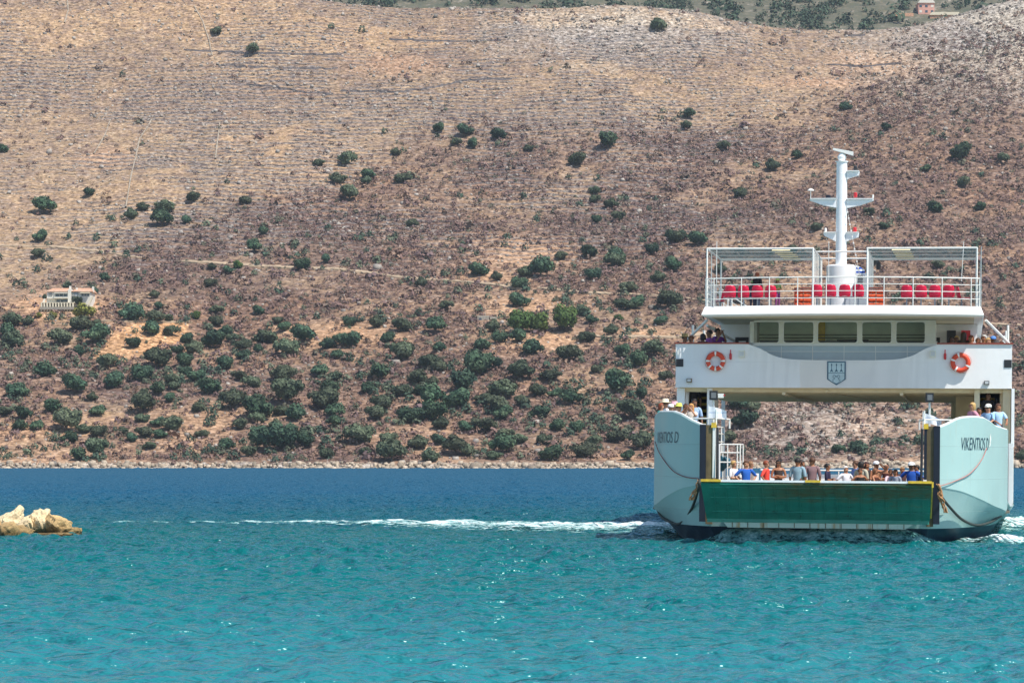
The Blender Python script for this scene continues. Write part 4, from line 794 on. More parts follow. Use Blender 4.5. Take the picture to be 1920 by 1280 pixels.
# side casings: stair wells
for s in (-1, 1):
    m = MB()
    m.box((s*6.24, .3, 1.0), (s*5.95, 1.5, 5.33)); m.box((s*5.1, .3, 3.0), (s*5.0, .42, 5.33)); m.box((s*5.0, .3, 1.0), (s*4.9, 3.0 if s < 0 else 9.0, 5.33))
    m.box((s*5.95, .8, 1.0), (s*5.85, 1.4, 5.33))
    m.build('stair_casing', M_wht if s < 0 else M_beige, ferry)
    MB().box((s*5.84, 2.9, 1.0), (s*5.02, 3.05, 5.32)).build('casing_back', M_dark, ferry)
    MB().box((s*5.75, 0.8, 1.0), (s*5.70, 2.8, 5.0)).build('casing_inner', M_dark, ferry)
    st_ = MB()
    for i in range(9):
        z = 3.05 + i*.25; y = 1.0+i*.21; st_.box((s*5.68, y, z-.04), (s*5.12, y+.22, z))
    so_ = st_.build('stair', M_blk, ferry)
    ed = MB(); [ed.box((s*5.68, 1.0+i*.21-.012, 3.05+i*.25-.09), (s*5.12, 1.0+i*.21-.002, 3.05+i*.25+.01)) for i in range(9)]; ed.build('tread_edge', M_stairy, so_)
    # walkway on the wing, inner rail
    MB().add([(s*4.4, -15.0, 2.88), (s*5.35, -12.7, 2.88), (s*5.8, -10, 2.88), (s*5.85, 1.0, 2.88), (s*4.4, 1.0, 2.88)] + [(s*4.4, -15.0, 2.80), (s*5.35, -12.7, 2.80), (s*5.8, -10, 2.80), (s*5.85, 1.0, 2.80), (s*4.4, 1.0, 2.80)], [(0,1,2,3,4), (5,6,7,8,9), (0,1,6,5), (1,2,7,6), (2,3,8,7), (3,4,9,8), (4,0,5,9)]).build('wing_walkway', M_deckg, ferry)
    m = MB()
    for z in (3.3, 3.6, 3.85): m.tube([(s*4.42, -10.5, z), (s*4.42, .2, z)], .022, 6)
    for y in np.linspace(-10.5, .2, 9): m.tube([(s*4.42, y, 2.88), (s*4.42, y, 3.85)], .022, 6)
    for y in (-14.8, -10, -5, 0): m.box((s*4.40-.05, y, 1.0), (s*4.40+.05, y+.1, 2.79))
    m.build('walkway_rail', M_rail, ferry)
    # small upstand with rails at the end of the pillar
    m = MB()
    m.tube([(s*3.3, -16.3, 3.8), (s*3.3, -16.3, 4.28)], .03, 6); m.tube([(s*3.3, -16.3, 4.0), (s*4.4, -14.9, 4.0)], .03, 6); m.tube([(s*3.3, -16.3, 4.0), (s*3.1, -13.5, 4.0)], .03, 6); m.tube([(s*4.4, -14.9, 3.8), (s*4.4, -14.9, 4.0)], .03, 6)
    m.tube([(s*3.1, -13.5, 3.7), (s*3.1, -13.5, 4.0)], .03, 6); m.build('pillar_rail', M_rail, ferry)
    # side rail of the open deck between wing and bridge
# asymmetric casing on the right of the car deck opening
xa, _ = L(1783, 800, 20.0); MB().box((xa, 19.8, 1.0), (6.2, 21.9, 5.19)).build('engine_casing', M_beige, ferry)
m = MB(); m.box((4.2, 6.0, 1.0), (4.89, 9.0, 5.19)); m.build('engine_casing', M_beige, ferry)

# wheelhouse
WX0, WX1 = L(1400, 620, 1.5)[0], L(1740, 620, 1.5)[0]; WX0 = -(abs(WX0)+WX1)/2; WX1 = -WX0
zwt = L(1570, 600, 1.5)[1]; wz0, wz1 = L(1570, 643, 1.5)[1], L(1570, 603, 1.5)[1]
m = MB(); m.box((WX0, 1.5, 5.52), (WX1, 1.62, wz0)); m.box((WX0, 1.5, wz1), (WX1, 1.62, 7.97))
wins = [(1406, 1461), (1469, 1526), (1533, 1608), (1616, 1672), (1680, 1735)]; xs_ = [(L(a, 620, 1.5)[0], L(b, 620, 1.5)[0]) for a, b in wins]
edges = [WX0] + [v for ab in xs_ for v in ab] + [WX1]
for i in range(0, len(edges), 2): m.box((edges[i], 1.5, wz0), (edges[i+1], 1.62, wz1))
m.box((WX0, 1.62, 5.52), (WX0+.1, 9, 7.97)); m.box((WX1-.1, 1.62, 5.52), (WX1, 9, 7.97)); m.box((WX0, 8.9, 5.52), (WX1, 9, 7.97))
wh = m.build('wheelhouse', M_cream_w, ferry)
m = MB(); m.box((WX0+.02, 1.47, 5.53), (WX1-.02, 1.499, wz0-.12)); fp = m.build('front_panelling', M_panelb, wh)
m = MB(); z_ = L(1570, 659, 1.5)[1]; m.box((WX0+.03, 1.455, z_-.012), (WX1-.03, 1.469, z_+.012))
for x in np.linspace(WX0+1.05, WX1-1.05, 5): m.box((x-.012, 1.455, 5.6), (x+.012, 1.469, wz0-.12))
m.build('panelling_seam', M_wht, wh); MB().box((WX0-.02, 1.42, wz0-.115), (WX1+.02, 1.54, wz0-.03)).build('sill', M_wht, wh)
t = NT('tinted_pane'); t.set(Base_Color=(0.012, 0.03, 0.024), Roughness=0.06, Alpha=0.15); t.b.inputs['Specular IOR Level'].default_value = 0.4; M_tint = t.m
M_inner = paint('green_grey_lining', (0.80, 0.90, 0.68), 0.8, 0.1, 2)
for i, (a, b) in enumerate(xs_):
    fr_ = MB(); r_ = .018
    for q in ((a, wz0, b, wz0+r_), (a, wz1-r_, b, wz1), (a, wz0+r_, a+r_, wz1-r_), (b-r_, wz0+r_, b, wz1-r_)): fr_.box((q[0], 1.482, q[1]), (q[2], 1.535, q[3]))
    # rounded inner corners
    for cx, cz, sx, sz in ((a+r_, wz0+r_, 1, 1), (b-r_, wz0+r_, -1, 1), (a+r_, wz1-r_, 1, -1), (b-r_, wz1-r_, -1, -1)): fr_.prism([(cx, cz), (cx+sx*.08, cz), (cx+sx*.025, cz+sz*.025), (cx, cz+sz*.08)], 1.485, 1.53)
    w = fr_.build('window', M_rail, wh); MB().box((a+r_, 1.515, wz0+r_), (b-r_, 1.525, wz1-r_)).build('pane', M_tint, w)
m = MB(); m.box((WX0+.11, 2.9, 5.6), (WX1-.11, 3.0, 7.96)); m.build('inner_wall', M_inner, wh)
m = MB(); m.box((WX0+.2, 1.75, wz0-.3), (WX1-.2, 2.4, wz0+.10)); m.box((-.3, 2.0, wz0-.3), (.9, 2.2, wz0+.16)); m.build('console', M_blk, wh)
m = MB(); x0, z0 = L(1534, 640, 3); x1, z1 = L(1548, 603, 3); m.box((x0, 2.7, z0), (x1, 2.75, z1)); m.build('yellow_curtain', M_yel, wh)
m = MB(); [m.tube([(WX0+.12, 2.6, z), (WX1-.12, 2.6, z)], .014, 6) for z in (wz0+.36, wz0+.24)]; m.build('rail_reflection', M_blk, wh)  # dark bars set inside, standing in for rails reflected in the panes
# deckhouse behind with the side doors
m = MB(); m.box((-5.0, 5.0, 5.53), (WX0-.001, 5.1, 7.97)); m.box((WX1+.001, 5.0, 5.53), (5.0, 5.1, 7.97)); m.box((-5.0, 5.1, 5.53), (-4.9, 18, 7.97)); m.box((4.9, 5.1, 5.53), (5.0, 18, 7.97))
dh = m.build('deckhouse', M_wht, ferry)
for s, px in ((-1, 1391), (1, 1750)):
    x = L(px, 620, 4.9)[0]; d_ = MB().box((x-.26, 4.93, 5.6), (x+.26, 4.985, 7.45)).build('door', M_blk, dh); MB().box((x-.12, 4.90, 5.8), (x+.16, 4.925, 7.3)).build('door_panel', M_wht, d_)
for s, px, c_ in ((1, 1785, M_blk), (1, 1812, M_redp)):
    x, z = L(px, 632, 4.9); MB().box((x-.2, 4.6, z-.5), (x+.15, 4.97, z+.25)).build('locker', c_, dh)
# sloping stays from the bridge wings to the upper deck
for q in ([(-6.2, 2.2, 7.1), (-5.2, 1.2, 7.95)], [(6.2, 2.2, 7.1), (5.3, 1.2, 7.95)], [(-5.2, 1.2, 7.75), (-4.3, 6, 7.2)]): MB().tube(q, .055, 6).build('stay', M_rail, ferry)
for y in (6, 11, 16, 21):
    for s in (-1, 1): MB().tube([(s*6.2, y, 7.05), (s*6.2, y, 7.98)], .05, 6).build('stay', M_rail, ferry)

# upper deck slab with curved front
def dk(x): return -2.1 + 1.05*(x/5.22)**2
xsd = np.linspace(-5.22, 5.22, 41)
m = MB(); zA, zB = 7.98, 8.36
def outline(off, grow=0.0): return [(-(5.22-off), 22.0-off)] + [(-5.22+off+ (5.22-off)*2*i/40, dk(x)+off) for i, x in enumerate(xsd)] + [(5.22-off, 22.0-off)]
oA, oB = outline(.05), outline(.0)
oC = outline(.10)
rows = [[(a, b, z) for a, b in o_] for o_, z in ((outline(.35), zA-.0), (oA, zA+.02), (oB, zA+.07), (oC, zB-.05), (outline(.13), zB))]
m.grid(rows, close=True); n_ = len(oA)
m.f.append(tuple(range(n_))); m.m.append(1); m.f.append(tuple(4*n_+i for i in range(n_))); m.m.append(0)
me = m.mesh('upper_deck', [M_band, M_beige]); smooth_angle(me, 30); ud = obj('upper_deck', me, ferry)
MB().add([(a, b, zB+.006) for a, b in outline(.2)], [tuple(range(n_))]).build('deck_surface', M_deckgrey, ud)
# railing
def zr(x): return 0
path = [(x*.97, dk(x)+.16) for x in xsd]; path = [(path[0][0], 21.5)] + [(path[0][0], y) for y in (16, 11, 6, 2)] + path + [(path[-1][0], y) for y in (2, 6, 11, 16)] + [(path[-1][0], 21.5)]
m = MB()
for z, r_ in ((.27, .014), (.53, .014), (.79, .014), (1.04, .024)): m.tube([(a, b, zB+z) for a, b in path], r_, 6)
rl = m.build('upper_rail', M_rail, ferry)
for x in np.linspace(-4.75, 4.75, 10): MB().tube([(x, dk(x)+.16, zB), (x, dk(x)+.16, zB+1.04)], .02, 6).build('rail_post', M_rail, rl)
for s in (-1, 1):
    for y in (-.6, 1.2, 3, 5, 7, 9, 11): MB().tube([(s*5.06, y, zB), (s*5.06, y, zB+1.04)], .024, 6).build('rail_post', M_rail, rl)
# side screens seen at both ends
t = NT('translucent_screen'); t.set(Base_Color=(0.62, 0.74, 0.76), Roughness=0.4, Alpha=0.38); M_screen = t.m
t = NT('awning_sheet'); t.set(Base_Color=(0.03, 0.17, 0.20), Roughness=0.5, Alpha=0.5); M_awn = t.m
MB().box((5.10, -.5, zB+.02), (5.13, 9, zB+2.25)).build('side_screen', M_screen, ferry); MB().box((-5.13, -.5, zB+.02), (-5.10, 3, zB+1.05)).build('side_screen', M_screen, ferry)
# canopies
zC = L(1420, 465, -1)[1]
for s, pa, pb in ((-1, 1325, 1524), (1, 1626, 1832)):
    x0, x1 = L(pa, 470, -.9)[0], L(pb, 470, -.9)[0]; y0, y1 = -.7, 5.5; m = MB()
    for a, b in (((x0, y0), (x1, y0)), ((x1, y0), (x1, y1)), ((x1, y1), (x0, y1)), ((x0, y1), (x0, y0))): m.tube([(a[0], a[1], zC), (b[0], b[1], zC)], .035, 6)
    for f in np.linspace(0.25, .85, 3): m.tube([(x0, y0+(y1-y0)*f, zC-.02), (x1, y0+(y1-y0)*f, zC-.02)], .012, 6)
    cf = m.build('canopy_frame', M_rail, ferry)
    for a in (x0, x1):
        for b in (y0, y1): MB().tube([(a, b, zB), (a, b, zC)], .035, 6).build('canopy_post', M_rail, cf)
    xi = x1 if s < 0 else x0; xo = x0 if s < 0 else x1
    for f in np.linspace(.15, .9, 6): MB().tube([(xi, y0+(y1-y0)*f, zB), (xi, y0+(y1-y0)*f, zC)], .018, 6).build('canopy_post', M_rail, cf)
    for b in (1.2, 3.4): MB().tube([(xo, b, zB), (xo, b, zC)], .02, 6).build('canopy_post', M_rail, cf)
    MB().box((x0, y0+1.0, zC+.03), (x1, y1, zC+.045)).build('awning_sheet', M_awn, cf)
    m = MB(); pc = 1462 if s < 0 else 1687
    for i, yy in enumerate((-.4, .9, 2.0, 3.2, 4.4)):
        a = L(pc-15, 470, yy)[0]+(.06*i if s < 0 else -.0); m.prism([(yy, zC-.055), (yy+.03, zC-.06), (yy+.30, zC-.005), (yy+.27, zC)], a+i*.05, a+.68+i*.05, 0, 'x')
    m.build('louvre', paint('cream_slat', (.85, .74, .44)), cf)
x_, z_ = L(1647, 497, 1); MB().lathe([(.0, -.17), (.08, -.17), (.09, .1), (.0, .17)], (x_, 1, z_), 10).build('hanging_fender', M_blk, ferry)
xa_, xb_ = L(1524, 470, 2.0)[0], L(1627, 470, 2.0)[0]; m = MB()
for yy in (.8, 4.6): m.tube([(xa_-.2, yy, zC-.02), (xb_+.2, yy, zC-.02)], .028, 6)
m.build('canopy_link', M_rail, ferry)
# whip aerials
for px in (1344, 1803, 1554):
    x, z = L(px, 465, .2); MB().tube([(x, .2, zB+1.0), (x + (.08 if px > 1700 else 0), .2, z+.25)], .012, 6).build('whip_aerial', M_rail, ferry)
# mast
xm = L(1577, 500, 3)[0]; zt_ = L(1577, 497, 3)[1]; m = MB(); m.lathe([(.56, 0), (.56, zt_-zB-.05), (.50, zt_-zB), (0.1, zt_-zB+.01)], (xm, 3, zB), 28); me = m.mesh('mast_trunk', M_wht); smooth_angle(me); obj('mast_trunk', me, ferry)
zm = L(1577, 304, 3)[1]; m = MB(); m.lathe([(.215, zt_-.1), (.205, zm-.1), (.205, zm)], (xm, 3, 0), 20); m.lathe([(.25, zm), (.25, zm+.03)], (xm, 3, 0), 16)
me = m.mesh('mast', M_wht); smooth_angle(me); mast = obj('mast', me, ferry)
def arm(px, py, thick, y=3.0, tip=.05, ytip=None):
    x1, z1 = L(px, py, y); s = 1 if x1 > xm else -1; m = MB(); a = xm + s*.19; zt2 = z1
    m.prism([(a, zt2-thick), (a, zt2+.0), (x1, zt2), (x1, zt2-tip), (a+s*.5, zt2-thick*.7)] if abs(x1-a) > 1.0 else [(a, zt2-thick), (a, zt2), (x1-s*.06, zt2+.03), (x1, zt2-.02), (x1-s*.03, zt2-tip-.06), (a+s*.12, zt2-thick*.8)], y-.14, y+.14)
    m.box((a, y-.22, zt2+.002), (x1-s*.02, y+.22, zt2+.03)); m.build('mast_arm', M_wht, mast); return x1, z1
arm(1519, 374, .33); arm(1638, 374, .33); arm(1612, 322, .30, tip=.08); arm(1611, 437, .34, tip=.1); arm(1544, 437, .34, tip=.04)
def lamp(px, py, mat, r=.07, h=.13):
    x, z = L(px, py, 3); o = MB().lathe([(r*.6, -.04), (r, 0), (r, h), (r*.7, h+.03)], (x, 2.95, z), 10).build('signal_lamp', mat, mast); return o
lamp(1604, 319, M_blk); lamp(1604, 369, M_redp); lamp(1603, 434, M_redp); lamp(1577, 329, M_redp); lamp(1553, 372, M_navyp, .1, .1); lamp(1637, 371, M_rail, .03, .09); lamp(1548, 434, M_rail, .045, .1)
x, z = L(1520, 374, 3); m = MB(); m.tube([(x, 3, z), (x, 3, z+.36)], .014, 6); m.lathe([(.13, 0), (.11, .04), (.03, .08)], (x, 3, z+.34), 12); m.build('satellite_dome', M_rail, mast)
m = MB(); m.lathe([(.08, 0), (.15, .07), (.17, .17), (.12, .27), (.05, .32)], (xm, 3, zm+.03), 14); m.lathe([(.05, .3), (.05, .40)], (xm, 3, zm+.03), 8); m.build('radar_pedestal', M_wht, mast)
m = MB(); xa, za = L(1562, 281, 3); xb, zb2 = L(1600, 289, 3); m.prism([(xa, za-.02), (xa, za+.06), (xb, zb2+.08), (xb, zb2-.07)], 2.85, 3.05); m.build('radar_bar', M_rail, mast)
m = MB(); [m.lathe([(.025, 0), (.03, .03), (.02, .06)], (L(1589+(i*2.2), 408+i*11, 2.8)[0], 2.8, L(0, 408+i*11, 2.8)[1]), 6) for i in range(11)]; m.tube([(L(1588, 400, 2.8)[0], 2.8, L(0, 400, 2.8)[1]), (L(1612, 520, 2.8)[0], 2.8, L(0, 520, 2.8)[1])], .006, 5); m.build('festoon_line', M_rail, mast)
# vent locker with louvres
x0, z0 = L(1604, 566, 4); x1, z1 = L(1627, 512, 4); m = MB(); m.box((x0, 4, zB), (x1, 5, z1)); vl = m.build('vent_locker', M_wht, ferry)
m = MB(); [m.box((x0+.08, 3.985, zz), (x0+.28, 3.998, zz+.025)) for zz in np.arange(zB+.6, z1-.1, .06)]; m.build('louvre', M_blk, vl)

# floodlights, boxes and fire fittings fixed to the bulwark
def fitting(px, py, w, h, mat, nm, y=0.0, dep=.12, inner=None):
    x, z = L(px, py, y); m = MB(); m.box((x-w/2, y-dep, z-h/2), (x+w/2, y-.005, z+h/2)); o = m.build(nm, mat, bw)
    if inner: MB().box((x-w*.36, y-dep-.012, z-h*.3), (x+w*.36, y-dep-.001, z+h*.34)).build('lamp_face', inner, o)
    return o
fitting(1292.5, 713, .19, .15, M_olive_p, 'deck_light', inner=M_lampglass); fitting(1850, 717.5, .19, .14, M_blk, 'deck_light', inner=M_lampglass)
for px in (1391, 1749):
    fitting(px, 663.5, .23, .26, M_cream_w, 'emergency_light', inner=M_lampglass)
for px in (1370, 1772):
    x, z = L(px, 664, 0); m = MB(); m.lathe([(.03, -.2), (.05, -.17), (.05, .0), (.02, .05), (.02, .17)], (x, -.06, z), 10); m.build('fire_nozzle', M_redp, bw)
m = MB(); x, z = L(1272, 661, 0); m.box((x-.03, -.05, z-.08), (x+.03, -.005, z+.12)); m.build('sunlit_slash', M_rail, bw)  # white block added to stand for a small sunlit slash on the bulwark
m = MB(); m.box((5.55, -.03, 6.24), (5.6, -.005, 6.29))
# floodlight masts on the wings
for px, py, base, s in ((1338, 741, 800, -1), (1743, 745, 800, 1)):
    y = -14.5; x, z = L(px, py, y); m = MB(); m.tube([(x, y, 3.0), (x, y, z-.1)], .035, 8); pl = m.build('floodlight_pole', M_rail, ferry)
    m = MB(); m.box((x-.13, y-.12, z-.15), (x+.13, y+.08, z+.15)); fl = m.build('floodlight', M_blk, pl); MB().box((x-.07, y-.135, z-.09), (x+.09, y-.122, z+.09)).build('lamp_face', paint('lamp_mesh', (.16, .17, .18)), pl)
    if s < 0: (MB().box((x+.15, y-.08, z-.08), (x+.33, y+.1, z+.06)).build('signal_box', M_rail, pl), MB().box((x+.331, y-.08, z-.02), (x+.37, y+.1, z+.03)).build('signal_lens', M_redp, pl))
# white cage and tarpaulin bundle on the foredeck
y = -11.5; x0, z0 = L(1349, 892, y); x1, z1 = L(1388, 833, y); m = MB()
for a in (x0, (x0+x1)/2-.08, x1-.1, x1): m.tube([(a, y, 1.0), (a, y, z1)], .025, 6)
for a in (x0, x1): m.tube([(a, y+1.2, 1.0), (a, y+1.2, z1)], .025, 6); m.tube([(a, y, z1), (a, y+1.2, z1)], .025, 6)
for z in (z1, z1-.28, z1-.6): m.tube([(x0, y, z), (x1, y, z)], .025, 6)
m.tube([(x0, y+1.2, z1), (x1, y+1.2, z1)], .025, 6); m.build('cage', M_rail, ferry)
x0, _ = L(1341, 870, -12); x1, _ = L(1350, 870, -12); MB().box((x0, -12.2, 1.0), (x1, -11.9, L(1345, 832, -12)[1])).build('cage_panel', M_wht, ferry)

# ship's name wrapped on both wings
WP = WINGS[1]
def wing_at(sgn, f):
    f = max(0, min(len(WP)-1.001, f)); i = int(f); a, b = WP[i], WP[i+1]; k = f-i; return a + (b-a)*k
def f_from_px(sgn, px, z):
    fs = np.linspace(0, len(WP)-1.01, 160); best = min(fs, key=lambda f: abs(toscreen(sgn*wing_at(sgn, f)[0], wing_at(sgn, f)[1], z)[0]-px)); return best
def lettering(sgn, text, pxa, pxb, py, hpx, mat):
    z0 = L(0.5*(pxa+pxb), py, -11.5)[1]; cu = bpy.data.curves.new('lettering', 'FONT'); cu.body = text; cu.size = 1.0; cu.resolution_u = 3; cu.shear = 0.2
    o = bpy.data.objects.new('tmp', cu); C.objects.link(o); dg = bpy.context.evaluated_depsgraph_get(); me = bpy.data.meshes.new_from_object(o.evaluated_get(dg)); bpy.data.objects.remove(o)
    bm = bmesh.new(); bm.from_mesh(me); bmesh.ops.subdivide_edges(bm, edges=[e for e in bm.edges if e.calc_length() > .25], cuts=2)
    xs = [v.co.x for v in bm.verts]; x0, x1 = min(xs), max(xs); fa, fb = f_from_px(sgn, pxa, z0), f_from_px(sgn, pxb, z0)
    for v in bm.verts:
        f = fa + (fb-fa)*(v.co.x-x0)/(x1-x0); p = wing_at(sgn, f); q = wing_at(sgn, f+.4); tx, ty = sgn*(q[0]-p[0]), q[1]-p[1]; l = math.hypot(tx, ty); nx, ny = (ty/l*1, -tx/l) if sgn > 0 else (-ty/l, tx/l)
        if nx*sgn < 0: nx, ny = -nx, -ny
        v.co = Vector((sgn*p[0]+nx*.012, p[1]+ny*.012, z0 + (v.co.y-.35)*hpx/55.0/.72))
    bm.to_mesh(me); bm.free(); me.materials.append(mat); return me
wings = [o for o in ferry.children if o.name.startswith('bow_wing')]
obj('name_lettering', lettering(-1, "VIKENTIOS D", 1233, 1272, 820, 21, M_txt), wings[0]); obj('name_lettering', lettering(1, "VIKENTIOS D", 1803, 1853, 832, 23, M_txt), wings[1])
def swoosh(sgn, px, py):
    f = f_from_px(sgn, px, 3.3); p = wing_at(sgn, f); z = L(px, py, p[1])[1]; q = wing_at(sgn, f+.4); d_ = np.array([sgn*(q[0]-p[0]), q[1]-p[1]]); d_ /= np.linalg.norm(d_); nx, ny = (d_[1], -d_[0]); 
    if nx*sgn < 0: nx, ny = -nx, -ny
    pts = [(-.10, -.22), (.02, -.05), (.0, .12), (.10, .24), (.16, .05), (.06, -.16)]; m = MB(); m.add([(sgn*p[0]+d_[0]*a*sgn+nx*.015, p[1]+d_[1]*a*sgn+ny*.015, z+b) for a, b in pts], [tuple(range(6))]); return m.build('name_mark', M_rail, wings[0 if sgn < 0 else 1])
swoosh(-1, 1229, 816); swoosh(1, 1855, 826)
# crest on the bulwark
def crest():
    y = -.012; x0, zt = L(1551, 677, 0); x1, _ = L(1586, 677, 0); zb_ = L(1568, 722, 0)[1]; zs = L(1568, 711, 0)[1]; xc = (x0+x1)/2
    shp = lambda i: [(x0+i, zt-i), (x1-i, zt-i), (x1-i, zs+i*.4), (xc+(x1-xc)*.55, zb_+(zs-zb_)*.55+i*.6), (xc, zb_+i*1.3), (xc-(x1-xc)*.55, zb_+(zs-zb_)*.55+i*.6), (x0+i, zs+i*.4)]
    M_cr = paint('crest_blue', (0.05, 0.13, 0.20), .5); M_crl = paint('crest_ground', (0.50, 0.64, 0.68), .5)
    o = MB().prism(shp(0), y-.01, y).build('crest', M_cr, bw); MB().prism(shp(.05), y-.018, y-.011).build('crest_field', M_crl, o)
    m = MB(); h = zt-zb_; m.box((x0+.05, y-.024, zt-h*.50), (x1-.05, y-.019, zt-h*.48))
    for k in (-1, 0, 1):
        c_ = xc+k*(x1-x0)*.26; w = .035
        m.prism([(c_, zt-h*.08), (c_+w*.8, zt-h*.16), (c_+w*.3, zt-h*.20), (c_+w*.35, zt-h*.33), (c_+w*1.4, zt-h*.41), (c_+w*1.5, zt-h*.46), (c_+w*.4, zt-h*.42), (c_-w*.4, zt-h*.42), (c_-w*1.5, zt-h*.46), (c_-w*1.4, zt-h*.41), (c_-w*.35, zt-h*.33), (c_-w*.3, zt-h*.20), (c_-w*.8, zt-h*.16)], y-.026, y-.019)
    for s in (-1, 1):
        pts = [(xc+s*(.02+.055*(1-math.cos(a))), y-.024, zt-h*.64+.05*math.sin(a)) for a in np.linspace(-.3, 5.2, 14)]; m.tube(pts, .009, 4); m.tube([(xc+s*.06, y-.024, zt-h*.72), (xc+s*.15, y-.024, zt-h*.80), (xc+s*.10, y-.024, zt-h*.84)], .011, 4)
    m.tube([(xc-.05, y-.024, zt-h*.64), (xc+.05, y-.024, zt-h*.64)], .012, 4); m.build('crest_figure', M_cr, o)
crest()

# ------------------------------------------------------------------ things carried by the ferry
M_buoy = paint('lifebuoy_orange', (0.72, 0.07, 0.025), 0.5, 0.15); M_rope = paint('rope', (0.42, 0.22, 0.10), 0.9, 0.4, 12); M_roped = paint('dark_hawser', (0.035, 0.045, 0.04), 0.8, 0.4, 9); M_ropew = paint('pale_rope', (0.50, 0.26, 0.20), 0.9, 0.3, 10)
def lifebuoy(px, py, label, rot=0.0):
    x, z = L(px, py, 0); e = empty('lifebuoy'); on_ship(e, x, -.10, z, 0, 1); tag(e, label, 'lifebuoy', 'lifebuoys on the bridge front')
    def torus(R_, r_, a0=0, a1=6.2832, n=40):
        rows = []; ful = abs(a1-a0) > 6.2
        for i in range(n if ful else n+1):
            a = a0+(a1-a0)*i/n; rows.append([((R_+r_*math.cos(b))*math.cos(a), .9*r_*math.sin(b), (R_+r_*math.cos(b))*math.sin(a)) for b in np.linspace(0, 6.2832, 12, endpoint=False)])
        if ful: rows.append(rows[0])
        m = MB(); m.grid(rows, close=True); return m
    torus(.285, .085).build('ring', M_buoy, e, True)
    for k in (math.pi/2, -math.pi/2, 0.02, math.pi-.02, -math.pi*.25, -math.pi*.75) if px < 1500 else (math.pi/2+.05, math.pi*.83, -math.pi*.75, -math.pi*.2): torus(.285, .09, k-.11+rot, k+.11+rot, 4).build('band', M_rail, e, True)
    m = MB(); m.tube([((.385+.02*math.sin(a*4))*math.cos(a), -.02, (.385+.02*math.sin(a*4))*math.sin(a)) for a in np.linspace(0, 6.28, 40)], .008, 5); m.build('grab_line', M_ropew, e)
lifebuoy(1342, 677, 'orange and white lifebuoy on the shaded left half of the bridge front'); lifebuoy(1801, 680, 'orange and white lifebuoy on the sunlit right end of the bridge front', .2)
# red seats
M_seat = paint('red_plastic_seat', (0.66, 0.008, 0.055), 0.28, 0.08, 5); M_leg = paint('seat_leg_grey', (0.30, 0.34, 0.38), 0.5)
rows = []
for k, z in enumerate((0.42, 0.46, 0.55, 0.68, 0.80, 0.84)):
    w = (.20, .215, .22, .215, .19, .15)[k]; bow_ = .04; yb = (-.02, -.05, -.07, -.09, -.115, -.12)[k]
    rows.append([(w*a, yb + bow_*(a*a)*1.6, z - .015*abs(a)**3) for a in np.linspace(-1, 1, 9)])
sm = MB(); sm.grid(rows); sm.grid([[(.2*a, yy, .42 - .02*math.cos(a*1.5)*(1 if yy > .1 else .4)) for a in np.linspace(-1, 1, 9)] for yy in (-.02, .1, .25, .38, .42)])
shell_me = sm.mesh('seat_shell', M_seat, True)
bm = bmesh.new(); bm.from_mesh(shell_me); bmesh.ops.solidify(bm, geom=bm.faces[:], thickness=0.02); bm.to_mesh(shell_me); bm.free()
lm = MB(); lm.tube([(0, .12, 0), (0, .12, .40)], .028, 8); lm.box((-.26, .06, .37), (.26, .18, .405)); lm.box((-.12, -.02, 0), (.12, .28, .02)); leg_me = lm.mesh('seat_leg', M_leg)
def seat(px, top, y, label, g, rz=0.0):
    x, z = L(px, top+8, y); e = empty('deck_seat'); on_ship(e, x, y, zB+.008, rz); tag(e, label, 'seat', g); obj('seat_shell', shell_me, e); obj('leg', leg_me, e)
for i, px in enumerate((1369, 1394, 1420, 1445)): seat(px, 541, .1, ('leftmost', 'second', 'third', 'fourth')[i] + ' red plastic seat in the left row of four on the upper deck', 'left row of red seats')
for i, px in enumerate((1531, 1557, 1584, 1609)): seat(px, 541, -.4, ('leftmost', 'second', 'third', 'rightmost')[i] + ' red plastic seat in the middle row in front of the mast', 'middle row of red seats')
for i, px in enumerate((1700, 1727, 1753, 1779)): seat(px, 541, .1, ('leftmost', 'second', 'third', 'rightmost')[i] + ' red plastic seat in the right row on the upper deck', 'right row of red seats')
seat(1356, 560, 3.2, 'red seat turned sideways at the far left of the upper deck', 'single red seats', 1.3); seat(1797, 562, 1.0, 'red seat turned sideways at the far right of the upper deck', 'single red seats', -1.3)
# racks of orange lifejackets
M_lj = paint('lifejacket_orange', (0.66, 0.085, 0.02), 0.75, 0.35, 6)
def rack(px0, px1, y, label):
    x0, z1 = L(px0, 544, y); x1, _ = L(px1, 544, y); e = empty('lifejacket_rack'); on_ship(e, x0, y, zB+.008); tag(e, label, 'lifejacket rack', 'racks of orange lifejackets'); W_ = x1-x0; m = MB()
    for a in (0, W_):
        for b in (0, .5): m.box((a-.02, b-.02, 0), (a+.02, b+.02, .78))
    m.box((-.02, -.02, .76), (W_+.02, .52, .79)); m.box((-.02, -.02, .05), (W_+.02, .52, .07)); m.build('rack_frame', M_redcap, e); rr = random.Random(int(px0))
    for lv in range(4):
        for c_ in range(2):
            j = MB(); a0 = .03+c_*(W_-.04)/2; a1 = a0+(W_-.06)/2-.02; z0 = .085+lv*.165; rows = []
            for a in np.linspace(a0, a1, 9): rows.append([(a, .02+.01*math.sin(a*30), z0), (a, -.015-.02*rr.random(), z0+.05+.02*rr.random()), (a, .02, z0+.12+.02*rr.random()), (a, .45, z0+.13), (a, .46, z0)])
            j.grid(rows, close=True); j.f += [tuple(range(5)), tuple(40+i for i in range(5))]; j.m += [0, 0]; j.build('lifejacket', M_lj, e, True)
rack(1490, 1522, .6, 'rack of folded orange lifejackets left of the middle seats'); rack(1627, 1658, .6, 'rack of folded orange lifejackets right of the mast')
